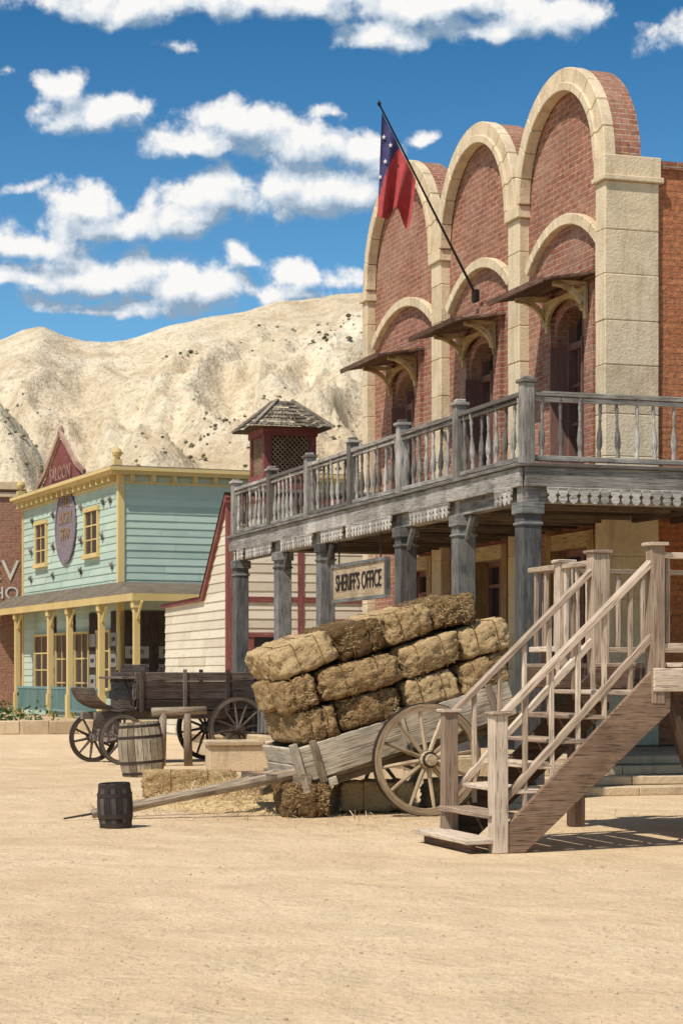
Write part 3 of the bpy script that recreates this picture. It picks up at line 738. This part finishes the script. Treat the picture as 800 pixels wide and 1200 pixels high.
# ------------------------------------------------------------------ barrels
def barrel(name,x,y,h,r,mat,tx=0,ty_=0):
    o=E(name,(x,y,0),0,tx,ty_); s=MB(); ns=18
    for i in range(ns):
        a0=2*math.pi*i/ns+.012;a1=2*math.pi*(i+1)/ns-.012; t=R(); ou=U(0,50); K=8
        for k in range(K):
            z0=h*k/K;z1=h*(k+1)/K; R0=r*(.80+.20*math.sin(math.pi*(.08+.84*k/K)));R1=r*(.80+.20*math.sin(math.pi*(.08+.84*(k+1)/K)))
            s.face([(R0*math.cos(a0),R0*math.sin(a0),z0),(R0*math.cos(a1),R0*math.sin(a1),z0),(R1*math.cos(a1),R1*math.sin(a1),z1),(R1*math.cos(a0),R1*math.sin(a0),z1)],[(z0+ou,a0*r),(z0+ou,a1*r),(z1+ou,a1*r),(z1+ou,a0*r)],t)
    s.lathe(Matrix.Identity(4),[(r*.80,.02),(r*.80,h-.04)],24,t=.2); s.lathe(Matrix.Translation((0,0,h-.035)),[(r*.82,0),(r*.84,.035),(r*.78,.035),(r*.78,.0)],24,caps=False)
    s.obj('staves',mat,o,recalc=False); hp=MB()
    for z in (.07,.27,.73,.93):
        k=z; rr=r*(.80+.20*math.sin(math.pi*(.08+.84*k)))+.004
        hp.lathe(Matrix.Translation((0,0,h*z-.02)),[(rr-.006,0),(rr,0),(rr,.04),(rr-.006,.04)],28,caps=False)
    hp.obj('hoops',m_iron,o)
    return o
barrel('wooden_keg',-2.2,20.0,.44,.175,m_keg,1,-2)
barrel('wooden_barrel',-2.9,30.0,.80,.34,m_barrel,0,-4)
HR=E('hitching_rail',(-2.93,33.4,0),14); h=MB()
h.cyl((0,0,0),(0.02,0,.86),.075,.07,n=9); h.cyl((.44,0,0),(.42,0,.86),.075,.065,n=9); h.cyl((-.16,0,.88),(.74,.02,.91),.075,.065,n=9)
h.obj('posts_and_beam',m_hitch,HR,smooth=True)
TR=E('stone_trough',(-2.02,31.4,0),8); h=MB()
h.box(0,2.6,0,.9,0,.40,mode='wall'); 
for k in range(3): h.box(-.04+k*.9,.84+k*.9,-.05,.16,.40,.47,mode='wall',jit=.006); h.box(-.04+k*.9,.84+k*.9,.74,.95,.40,.47,mode='wall',jit=.006)
h.box(-.04,.12,.16,.74,.40,.468,mode='wall')
h.obj('trough_walls',m_stone2,TR,bevel=.015)

# ------------------------------------------------------------------ freight wagon
WG=E('freight_wagon',(-3.62,33.9,0),30)
wh=MB(); ty=MB(); w=MB()
T=1.25
wheel(0,0,.42,10,.06,.075,.06); wheel(0,T,.42,10,.06,.075,.06); wheel(2.15,0,.56,12,.06,.08,.065); wheel(2.15,T,.56,12,.06,.08,.065)
wh.obj('wheels',m_wagon,WG); ty.obj('iron_tyres',m_iron,WG)
for y in (.14,T-.14):
    for k in range(4): w.box(.28+U(-.04,.04),3.05+U(-.05,.05),y-.018,y+.018,.92+k*.155,1.065+k*.155,jit=.006)
    for x in (.4,1.2,2.0,2.9): w.box(x-.035,x+.035,y-.045 if y<.5 else y+.018,y-.018 if y<.5 else y+.045,.86,1.58,jit=.004)
for x in (.28,3.05):
    for k in range(4): w.box(x-.018,x+.018,.16,T-.16,.92+k*.155,1.065+k*.155,jit=.004)
for k in range(7): w.box(.1,3.1,.16+k*.134,.16+k*.134+.128,.87,.91,jit=.003)
for y in (.35,T-.35): w.box(-.35,3.0,y-.05,y+.05,.74,.87)
w.box(-.05,.05,.03,T-.03,.36,.46); w.box(2.10,2.20,.03,T-.03,.5,.6); w.box(-.07,.07,.2,T-.2,.46,.74); w.box(2.08,2.22,.2,T-.2,.6,.74)
w.box(.05,.5,.14,T-.14,1.42,1.46); w.box(.46,.5,.14,T-.14,1.46,1.66,jit=.004); w.beam((.1,.2,1.4),(.3,.2,.95),.05,.06); 
for k in range(5):
    a0=k*.3;a1=(k+1)*.3
    w.beam((.05-.50*math.sin(a0)*1.0,T/2,.92+.38*(1-math.cos(a0))),(.05-.50*math.sin(a1),T/2,.92+.38*(1-math.cos(a1))),T-.3,.035)
w.obj('box_body',m_wagon,WG,bevel=.005)

# ------------------------------------------------------------------ mint saloon
SA=E('saloon_building',(-6.28,58,0),23)
LW=10.9; Hh=7.15
t_=MB()
siding(t_,(0,0,0),(0,1,0),(-1,0,0),lambda z:0,lambda z:LW,.2,Hh,.21)
siding(t_,(0,0,0),(1,0,0),(0,-1,0),lambda z:0,lambda z:8,.2,Hh,.21)
t_.box(.005,8,.005,LW,0,Hh,mode='wall',t=.5)
t_.obj('clapboard_walls',m_teal,SA,recalc=False)
y_=MB(); g_=MB()
y_.box(-.05,.14,-.05,.14,.2,Hh); y_.box(-.05,.1,LW-.1,LW+.06,.2,Hh)
y_.box(-.30,8.2,-.30,LW+.3,Hh,Hh+.10,jit=.003); y_.box(-.38,8.2,-.38,LW+.38,Hh+.10,Hh+.20); y_.box(-.04,8,-.04,LW+.06,Hh-.24,Hh-.18)
y=.2
while y<LW: y_.box(-.26,-.02,y,y+.09,Hh-.18,Hh); y+=.62
x=.3
while x<8: y_.box(x,x+.09,-.26,-.02,Hh-.18,Hh); x+=.62
for (px_,py_) in ((-.1,-.1),(-.1,LW)):
    y_.box(px_-.12,px_+.12,py_-.12,py_+.12,Hh+.2,Hh+.42)
    y_.lathe(Matrix.Translation((px_,py_,Hh+.42)),[(.05,0),(.06,.05),(.13,.12),(.15,.20),(.11,.29),(.03,.34),(0,.42)],12)
window(y_,g_,'W',0,2.05,3.3,5.05,6.3,.13,1,2); window(y_,g_,'W',0,7.9,9.1,5.05,6.3,.13,1,2)
for a0,a1 in ((.8,2.0),(3.0,4.4),(5.3,6.6),(7.6,9.2)): window(y_,g_,'W',0,a0,a1,.5 if a0 in (3.0,5.3) else 1.1,2.7,.08,1,2)
y_.obj('yellow_trim',m_yel,SA); g_.obj('window_panes',m_glass,SA)
rf=MB(); rf.box(-.3,8.1,-.3,LW+.3,Hh+.20,Hh+.24)
PX,PY=-.75,-3.75
rfz=3.62
rf.prism([(0,0),(8.6,0),(8.6,.03),(0,.03)],(PX,PY,rfz),(1,0,0),(0,0,1),(0,-1,0),.02)
rf.face([(PX,PY,rfz+.04),(8,PY,rfz+.04),(8,0,rfz+.50),(0,0,rfz+.50)],[(PX,0),(8,0),(8,3.5),(0,3.5)],.4)
rf.face([(PX,PY,rfz+.04),(PX,LW+2,rfz+.04),(0,LW+2,rfz+.50),(0,0,rfz+.50)],[(PY,0),(LW,0),(LW,1),(0,1)],.4)
rf.face([(PX,PY,rfz-.02),(8,PY,rfz-.02),(8,0,rfz-.02),(PX,0,rfz-.02)],[(PX,0),(8,0),(8,3.5),(0,3.5)],.2)
rf.face([(PX,0,rfz-.02),(0,0,rfz-.02),(0,LW+2,rfz-.02),(PX,LW+2,rfz-.02)],[(0,0),(1,0),(1,9),(0,9)],.2)
rf.obj('porch_roof',m_shing,SA,recalc=False)
yp=MB()
yp.box(PX-.04,PX,PY-.04,LW+2,rfz-.17,rfz+.03); yp.box(PX,8,PY-.04,PY,rfz-.17,rfz+.03)
def sp_(x,y):
    yp.box(x-.08,x+.08,y-.08,y+.08,.2,rfz-.17); yp.box(x-.12,x+.12,y-.12,y+.12,rfz-.35,rfz-.17); yp.box(x-.11,x+.11,y-.11,y+.11,.2,.9)
    yp.beam((x,y+.08,rfz-.65),(x,y+.5,rfz-.2),.05,.05); yp.beam((x,y-.08,rfz-.65),(x,y-.5,rfz-.2),.05,.05)
for y in (PY+.12,PY+3.4,PY+6.7,PY+8.9,PY+13): sp_(PX+.12,y)
sp_(3.4,PY+.12); sp_(7.4,PY+.12)
yp.obj('porch_posts',m_yel,SA)
bf=MB()
for a,b in ((PY+3.5,PY+6.6),(PY+6.8,PY+8.8),(PY+9,PY+12.9)):
    bf.box(PX+.09,PX+.14,a,b,1.05,1.12); bf.box(PX+.09,PX+.14,a,b,.38,.45)
    y=a+.08
    while y<b: bf.box(PX+.10,PX+.13,y,y+.05,.4,1.1); y+=.13
bf.obj('porch_railing',m_bluef,SA)
pl=MB(); pl.box(PX-.1,8,PY-.1,LW+2,0,.2,mode='wall'); pl.obj('porch_floor',m_stone2,SA)
pn=MB()
for a,b in ((-.02,.70),(2.1,2.92),(4.5,5.2),(6.7,7.5)):
    pn.box(-.05,-.03,a,b,.3,3.3)
pn.box(0.0,2.9,-.05,-.03,.3,3.3)
pn.obj('dark_boarding',m_dark,SA)
pn=MB()
for k,(a0,a1) in enumerate(((.08,.64),(2.2,2.82),(4.6,5.1),(6.8,7.4))):
    for z in (1.1,1.7,2.3): pn.box(-.07,-.052,a0,a1,z,z+.38)
for a0,a1 in ((.15,.85),(1.15,1.8),(2.1,2.75)):
    for z in (.95,1.45,1.95): pn.box(a0,a1,-.07,-.052,z,z+.34)
pn.obj('lettered_panels',m_pan,SA)
for k,(tx,y,z) in enumerate((("WHISKY",.36,1.29),("BEER",.36,1.89),("GIN",.36,2.49),("BAR",2.5,1.29),("RUM",2.5,1.89),("GIN",4.85,1.29),("FOOD",4.85,1.89),("DANCE",7.1,1.29),("SHOW",7.1,1.89))):
    text('panel_text_%d'%k,tx,m_blk,SA,faceW((-.075,y,z)),.17)
k=0
for x,ts in ((.5,("BEER","WHISKY","GIN")),(1.47,("RUM","SALOON","BAR")),(2.42,("FOOD","DANCE","SHOW"))):
    for z,tx in zip((2.12,1.62,1.12),ts):
        k+=1; text('side_text_%d'%k,tx,m_blk,SA,faceS((x,-.075,z)),.2)
ov=MB(); pts=[(1.1*math.cos(a),1.1*math.sin(a)*(1.0)) for a in [2*math.pi*i/28 for i in range(28)]]
ov.prism(pts,(-.06,5.5,6.05),(0,1,0),(0,0,1),(-1,0,0),.03); ov.obj('round_sign',m_purp,SA)
ov=MB()
for i in range(28):
    a0=2*math.pi*i/28;a1=2*math.pi*(i+1)/28
    ov.prism([(1.16*math.cos(a0),1.16*math.sin(a0)),(1.16*math.cos(a1),1.16*math.sin(a1)),(1.06*math.cos(a1),1.06*math.sin(a1)),(1.06*math.cos(a0),1.06*math.sin(a0))],(-.09,5.5,6.05),(0,1,0),(0,0,1),(-1,0,0),.04)
ov.obj('round_sign_trim',m_purp,SA)
text('round_sign_text','THE\nLUCKY\nSTAR',m_ochre,SA,faceW((-.075,5.5,6.3)),.5)
pd_=MB(); pd_.prism([(3.1,7.35),(8.3,7.35),(7.5,7.75),(5.9,8.75),(5.5,8.75),(3.9,7.75)],(-.12,0,0),(0,1,0),(0,0,1),(-1,0,0),.06); pd_.obj('pediment_board',m_mar,SA)
pt=MB()
for a,b in (((3.0,7.5),(3.9,7.85)),((3.9,7.85),(5.6,8.9)),((5.8,8.9),(7.5,7.85)),((7.5,7.85),(8.4,7.5))): pt.beam((-.17,a[0],a[1]),(-.17,b[0],b[1]),.10,.14)
pt.lathe(Matrix.Translation((-.15,5.7,8.85)),[(.06,0),(.12,.1),(.08,.25),(0,.35)],10)
pt.obj('pediment_trim',m_ped,SA)
text('pediment_text','SALOON',m_ped,SA,faceW((-.19,5.7,7.68)),.6)
hn=MB()
for y in (.7,1.5,3.9,7.0,9.7):
    for z in (4.6,5.5,6.5):
        if R()<.8:
            yy=y+U(-.15,.15); hn.box(-.08,-.02,yy-.03,yy+.03,z-.1,z+.05); hn.beam((-.08,yy-.16,z+.10),(-.12,yy,z),.035,.035); hn.beam((-.08,yy+.16,z+.10),(-.12,yy,z),.035,.035)
hn.obj('wall_horns',m_gray,SA)
KW=E('low_stone_wall',(-9.3,50.8,0),8); h=MB()
for k in range(9): h.box(-3+k*.72,-3+k*.72+.71,0,.4,0,.34+U(-.02,.02),mode='wall',jit=.012)
h.obj('blocks',m_stone2,KW,bevel=.02)
PT=MB()
for i in range(900):
    c=Vector((-9.1+random.gauss(0,.7),52+random.gauss(0,.3),.25+abs(random.gauss(0,.25)))); d=Vector((U(-1,1),U(-1,1),U(-.2,1))).normalized()*.12; w_=Vector((U(-1,1),U(-1,1),U(-1,1))).normalized()*.05
    PT.face([c,c+w_+d*.5,c+d,c-w_+d*.5],[(0,0)]*4,R())
PT.obj('garden_plants',m_leaf,recalc=False)

# ------------------------------------------------------------------ brick hotel (far left)
BH_=E('brick_hotel',(-10.9,70,0),10)
h=MB(); h.box(-14,0,0,8,0,7.8,mode='wall',t=.5); h.obj('brick_walls',m_brick3,BH_)
h=MB(); h.box(-14.1,.15,-.15,8.1,7.8,8.05,mode='wall'); h.box(-14.05,.08,-.08,8.1,7.55,7.7,mode='wall'); h.obj('cornice',m_stone2,BH_)
text('wall_text','CLEV',m_white,BH_,faceS((-.1,-.03,5.0)),1.0,ax='RIGHT'); text('wall_text2','NA HO',m_white,BH_,faceS((-.1,-.03,4.25)),.6,ax='RIGHT')

# ------------------------------------------------------------------ cream house with cupola
CR=E('cream_clapboard_house',(-2.43,44,0),17.75)
c_=MB(); 
siding(c_,(0,0,0),(1,0,0),(0,-1,0),lambda z:0,lambda z:9,.1,5.2,.2)
siding(c_,(0,0,0),(0,1,0),(-1,0,0),lambda z:0,lambda z:6.0 if z<3.15 else max(0,(5.25-z)/1.0),.1,5.2,.2)
c_.box(.004,9,.004,2.15,0,3.1,mode='wall')
c_.prism([(0.004,0),(6,0),(6,3.1),(2.05,3.15),(.004,5.2)],(.004,0,0),(0,1,0),(0,0,1),(-1,0,0),.05,mode='wall')
c_.box(8.9,9,.004,6,0,3.1,mode='wall')
c_.obj('clapboard_walls',m_cream,CR,recalc=False)
mt=MB()
mt.box(-.05,.07,-.05,.07,.1,5.25); mt.beam((-.05,-.1,5.33),(-.05,2.1,3.2),.08,.12); mt.beam((-.05,2.1,3.2),(-.05,6.2,3.15),.08,.10); mt.box(-.1,9,-.12,.02,5.18,5.32)
for x in (1.55,4.0): mt.box(x,x+.12,-.05,.02,.1,5.2)
mt.box(0,9,-.045,.02,3.05,3.17)
gl2=MB(); window(mt,gl2,'S',0,.55,1.15,.5,2.3,.10,0,1); window(mt,gl2,'S',0,2.3,3.2,1.0,2.6,.10,1,1)
mt.obj('maroon_trim',m_mar,CR); gl2.obj('window_panes',m_glass,CR)
rr=MB(); rr.face([(-.12,-.12,5.40),(9,-.12,5.40),(9,2.15,3.24),(-.12,2.15,3.24)],[(0,0),(9,0),(9,3),(0,3)]); rr.face([(-.12,2.15,3.24),(9,2.15,3.24),(9,6.2,3.18),(-.12,6.2,3.18)],[(0,0),(9,0),(9,3),(0,3)])
cx,cy=1.05,.9; cw=1.2; cd=1.2
rr2=MB()
def hip(z0,z1,ov_):
    a=[(cx-ov_,cy-ov_),(cx+cw+ov_,cy-ov_),(cx+cw+ov_,cy+cd+ov_),(cx-ov_,cy+cd+ov_)]
    p=[(cx+cw*.36,cy+cd*.36),(cx+cw*.64,cy+cd*.36),(cx+cw*.64,cy+cd*.64),(cx+cw*.36,cy+cd*.64)]
    nrow=7
    for i in range(4):
        j=(i+1)%4
        for r_ in range(nrow):
            k0=r_/nrow;k1=(r_+1)/nrow
            L=lambda A_,P_,k,zz:(A_[0]+(P_[0]-A_[0])*k,A_[1]+(P_[1]-A_[1])*k,z0+(z1-z0)*k+zz)
            ncol=12
            for c in range(ncol):
                f0=c/ncol+.004;f1=(c+1)/ncol-.004
                def pt_(k,f,zz):
                    a_=Vector(L(a[i],p[i],k,zz)); b_=Vector(L(a[j],p[j],k,zz)); return a_+(b_-a_)*f
                rr2.face([pt_(k0,f0,.03),pt_(k0,f1,.03),pt_(k1,f1,.004),pt_(k1,f0,.004)],[(c*.2,0),(c*.2+.2,0),(c*.2+.2,.2),(c*.2,.2)])
    rr2.face([(*q,z1) for q in p],[(0,0)]*4); rr2.face([(*q,z0) for q in a],[(0,0)]*4,.1)
    for i in range(4):
        rr2.beam((*a[i],z0+.03),(*p[i],z1+.03),.09,.05)
hip(6.95,7.60,.32)
rr.obj('roof',m_shing,CR,recalc=False); rr2.obj('cupola_roof',m_shing,CR,recalc=False)
cu=MB(); cu.box(cx,cx+cw,cy,cy+cd,3.6,5.9)
for (qx,qy) in ((cx,cy),(cx+cw-.16,cy),(cx,cy+cd-.16),(cx+cw-.16,cy+cd-.16)): cu.box(qx,qx+.16,qy,qy+.16,5.9,6.9)
cu.box(cx-.03,cx+cw+.03,cy-.03,cy+cd+.03,5.82,5.92); cu.box(cx-.03,cx+cw+.03,cy-.03,cy+cd+.03,6.78,6.95)
cu.obj('cupola_frame',m_mar,CR)
la=MB(); 
for k in range(-8,17):
    for s in (-1,1):
        a0=k*.11
        xs=sorted((max(0,min(.88,a0)),max(0,min(.88,a0+s*.86))))
        if xs[1]-xs[0]<.02: continue
        if s>0: za=xs[0]-a0; zb_=xs[1]-a0; xa,xb=xs
        else: za=a0-xs[1]; zb_=a0-xs[0]; xa,xb=xs[1],xs[0]
        for w_ in (0,1):
            if w_==0: la.beam((cx+.16+xa,cy+.05+.012*s,5.92+za),(cx+.16+xb,cy+.05+.012*s,5.92+zb_),.008,.032,t=.4)
            else: la.beam((cx+.05+.012*s,cy+.16+xa,5.92+za),(cx+.05+.012*s,cy+.16+xb,5.92+zb_),.008,.032,t=.4)
la.obj('lattice',m_sign,CR)
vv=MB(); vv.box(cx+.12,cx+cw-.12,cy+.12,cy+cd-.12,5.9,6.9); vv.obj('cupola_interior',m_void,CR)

# ------------------------------------------------------------------ sun, world, cloud dome
sdir=Vector((-.50,-.62,1.2)).normalized()
el=math.asin(sdir.z); az=math.atan2(sdir.x,sdir.y)
wd=bpy.data.worlds.new('World'); scene.world=wd; wd.use_nodes=True; nt=wd.node_tree; nt.nodes.clear()
def WN(typ,props={},**inp):
    nd=nt.nodes.new(typ)
    for k,v in props.items(): setattr(nd,k,v)
    for k,v in inp.items():
        sk=nd.inputs[int(k[1:])] if k[0]=='i' and k[1:].isdigit() else nd.inputs[k]
        if isinstance(v,bpy.types.NodeSocket): nt.links.new(v,sk)
        else: sk.default_value=v
    return nd
def wm(op,a,b=0.0,clamp=False): return WN('ShaderNodeMath',{'operation':op,'use_clamp':clamp},i0=a,i1=b).outputs[0]
sky=WN('ShaderNodeTexSky',{'sky_type':'NISHITA','sun_disc':False,'sun_elevation':el,'sun_rotation':az,'air_density':1.0,'dust_density':.5,'ozone_density':2.0,'altitude':300})
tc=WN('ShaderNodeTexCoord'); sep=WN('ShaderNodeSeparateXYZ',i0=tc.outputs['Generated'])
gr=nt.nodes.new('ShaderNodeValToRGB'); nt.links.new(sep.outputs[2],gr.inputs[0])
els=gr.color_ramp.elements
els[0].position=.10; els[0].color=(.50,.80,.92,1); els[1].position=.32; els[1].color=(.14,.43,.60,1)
for p_,c_ in ((.45,(.22,.42,.52,1)),(.62,(.85,.78,.66,1))):  # added upper stops, unseen overhead: tint turned neutral to offset blue shadow fill
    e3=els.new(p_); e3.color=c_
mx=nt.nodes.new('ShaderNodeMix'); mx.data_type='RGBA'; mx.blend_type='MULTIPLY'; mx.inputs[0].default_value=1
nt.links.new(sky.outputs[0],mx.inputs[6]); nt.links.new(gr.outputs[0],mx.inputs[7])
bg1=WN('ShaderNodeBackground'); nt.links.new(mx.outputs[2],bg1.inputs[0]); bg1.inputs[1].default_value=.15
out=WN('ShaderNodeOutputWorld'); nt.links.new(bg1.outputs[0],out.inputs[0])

clouds=[(170,8,175,30),(330,0,160,34),(520,8,130,30),(462,45,70,28),(640,22,95,36),(570,40,60,24),
(78,108,36,30),(108,142,74,32),(140,132,46,24),
(290,148,82,36),(225,176,58,26),(350,172,82,34),(420,182,50,32),
(385,228,92,38),(350,212,46,30),(435,205,46,30),
(150,272,120,30),(110,245,56,30),(240,236,74,32),(215,262,66,26),
(45,298,76,26),(120,328,130,24),(230,345,95,22),(30,335,60,20),(362,322,66,20),(272,310,28,15),(330,345,70,14),(130,362,150,14),
(15,95,15,8),(200,58,16,9),(388,136,22,10),(495,165,26,10),(40,225,24,9),
(900,60,160,40),(1050,200,200,40),(-180,80,140,40),(-260,250,180,50),(1250,120,180,50),(-500,150,200,50)]
def fbm(x,y,z,o=4):
    s=0;a=1;f=1
    for k in range(o): s+=a*noise.noise(Vector((x*f,y*f,z))); a*=.55; f*=2.1
    return s
def mass(a,b):
    wx=fbm(a*22,b*22,1.0,3)*.010; wy=fbm(a*22,b*22,9.0,3)*.008
    a+=wx;b+=wy; best=-1.0
    for (cx_,cy_,rx_,ry_) in clouds:
        da=(a-(cx_-400)/2400)*2400/rx_; db=(b-(790-cy_)/2400)*2400/ry_
        if db<0: db*=1.35
        if abs(da)>2 or abs(db)>2: continue
        v=(1-math.sqrt(da*da+db*db))*min(1.0,(ry_/24)**.6)
        if v>best-.25:
            hh=max(0,.2-abs(v-best))/.2; best=max(v,best)+hh*hh*.05
    return best
NA,NB=440,170; A0,A1,B0,B1=-.42,.42,-.02,.40
RD=1800
dv=[];ma=[];mb_=[]
for j in range(NB+1):
    b=B0+(B1-B0)*j/NB
    for i in range(NA+1):
        a=A0+(A1-A0)*i/NA
        dv.append((RD*math.sin(a),RD*math.cos(a),1.5+RD*b)); ma.append(mass(a,b)); mb_.append(mass(a-.004,b+.011))
df=[(j*(NA+1)+i,j*(NA+1)+i+1,(j+1)*(NA+1)+i+1,(j+1)*(NA+1)+i) for j in range(NB) for i in range(NA)]
me=bpy.data.meshes.new('sky_clouds'); me.from_pydata(dv,[],df)
at=me.attributes.new('m0','FLOAT','POINT'); at.data.foreach_set('value',ma)
at=me.attributes.new('m1','FLOAT','POINT'); at.data.foreach_set('value',mb_)
mc=bpy.data.materials.new('clouds'); mc.use_nodes=True; nt=mc.node_tree; nt.nodes.clear()
try: mc.cycles.emission_sampling='NONE'
except Exception: pass
a0=WN('ShaderNodeAttribute',{'attribute_name':'m0'}).outputs['Fac']; a1=WN('ShaderNodeAttribute',{'attribute_name':'m1'}).outputs['Fac']
tc=WN('ShaderNodeTexCoord')
def cn(off):
    v=WN('ShaderNodeVectorMath',{'operation':'ADD'},i0=tc.outputs['Object'],i1=off).outputs[0]
    n=WN('ShaderNodeTexNoise',i0=v); n.inputs['Scale'].default_value=.034; n.inputs['Detail'].default_value=6; n.inputs['Roughness'].default_value=.62
    return n.outputs[0]
m0=wm('ADD',a0,wm('MULTIPLY',wm('SUBTRACT',cn((0,0,0)),.5),1.8)); m1=wm('ADD',a1,wm('MULTIPLY',wm('SUBTRACT',cn((-5,0,13)),.5),1.8))
mask=WN('ShaderNodeMapRange',{'interpolation_type':'SMOOTHSTEP'},i0=m0,i1=-.12,i2=.42,i3=0.0,i4=1.0).outputs[0]
lit=WN('ShaderNodeMapRange',{},i0=wm('SUBTRACT',m0,wm('MULTIPLY',m1,.9)),i1=-.32,i2=.50,i3=0.0,i4=1.0).outputs[0]
crn=WN('ShaderNodeValToRGB',i0=lit); rn=crn.color_ramp
rn.elements[0].position=0; rn.elements[0].color=(.27,.38,.51,1); rn.elements[1].position=1; rn.elements[1].color=(.96,.95,.93,1)
e_=rn.elements.new(.5); e_.color=(.62,.70,.79,1)
em=WN('ShaderNodeEmission'); nt.links.new(crn.outputs[0],em.inputs[0]); em.inputs[1].default_value=1.0
tr=WN('ShaderNodeBsdfTransparent'); ms=WN('ShaderNodeMixShader'); nt.links.new(mask,ms.inputs[0]); nt.links.new(tr.outputs[0],ms.inputs[1]); nt.links.new(em.outputs[0],ms.inputs[2])
out=WN('ShaderNodeOutputMaterial'); nt.links.new(ms.outputs[0],out.inputs[0])
me.materials.append(mc); so=bpy.data.objects.new('sky',me); scene.collection.objects.link(so)

sl_=bpy.data.lights.new('sun','SUN'); sl_.energy=4.6; sl_.angle=rad(.6); sl_.color=(1,.94,.85)
so=bpy.data.objects.new('sun',sl_); scene.collection.objects.link(so); so.rotation_euler=(-sdir).to_track_quat('-Z','Y').to_euler(); so.location=(0,0,50)

cam=bpy.data.cameras.new('camera'); co=bpy.data.objects.new('camera',cam); scene.collection.objects.link(co)
co.location=(0,0,1.5); co.rotation_euler=(rad(90),0,0); cam.sensor_fit='VERTICAL'; cam.sensor_height=36; cam.sensor_width=24; cam.lens=72; cam.shift_y=190/1200; cam.clip_end=6000; cam.clip_start=.1
cam.dof.use_dof=True; cam.dof.focus_distance=22; cam.dof.aperture_fstop=6.3
scene.camera=co
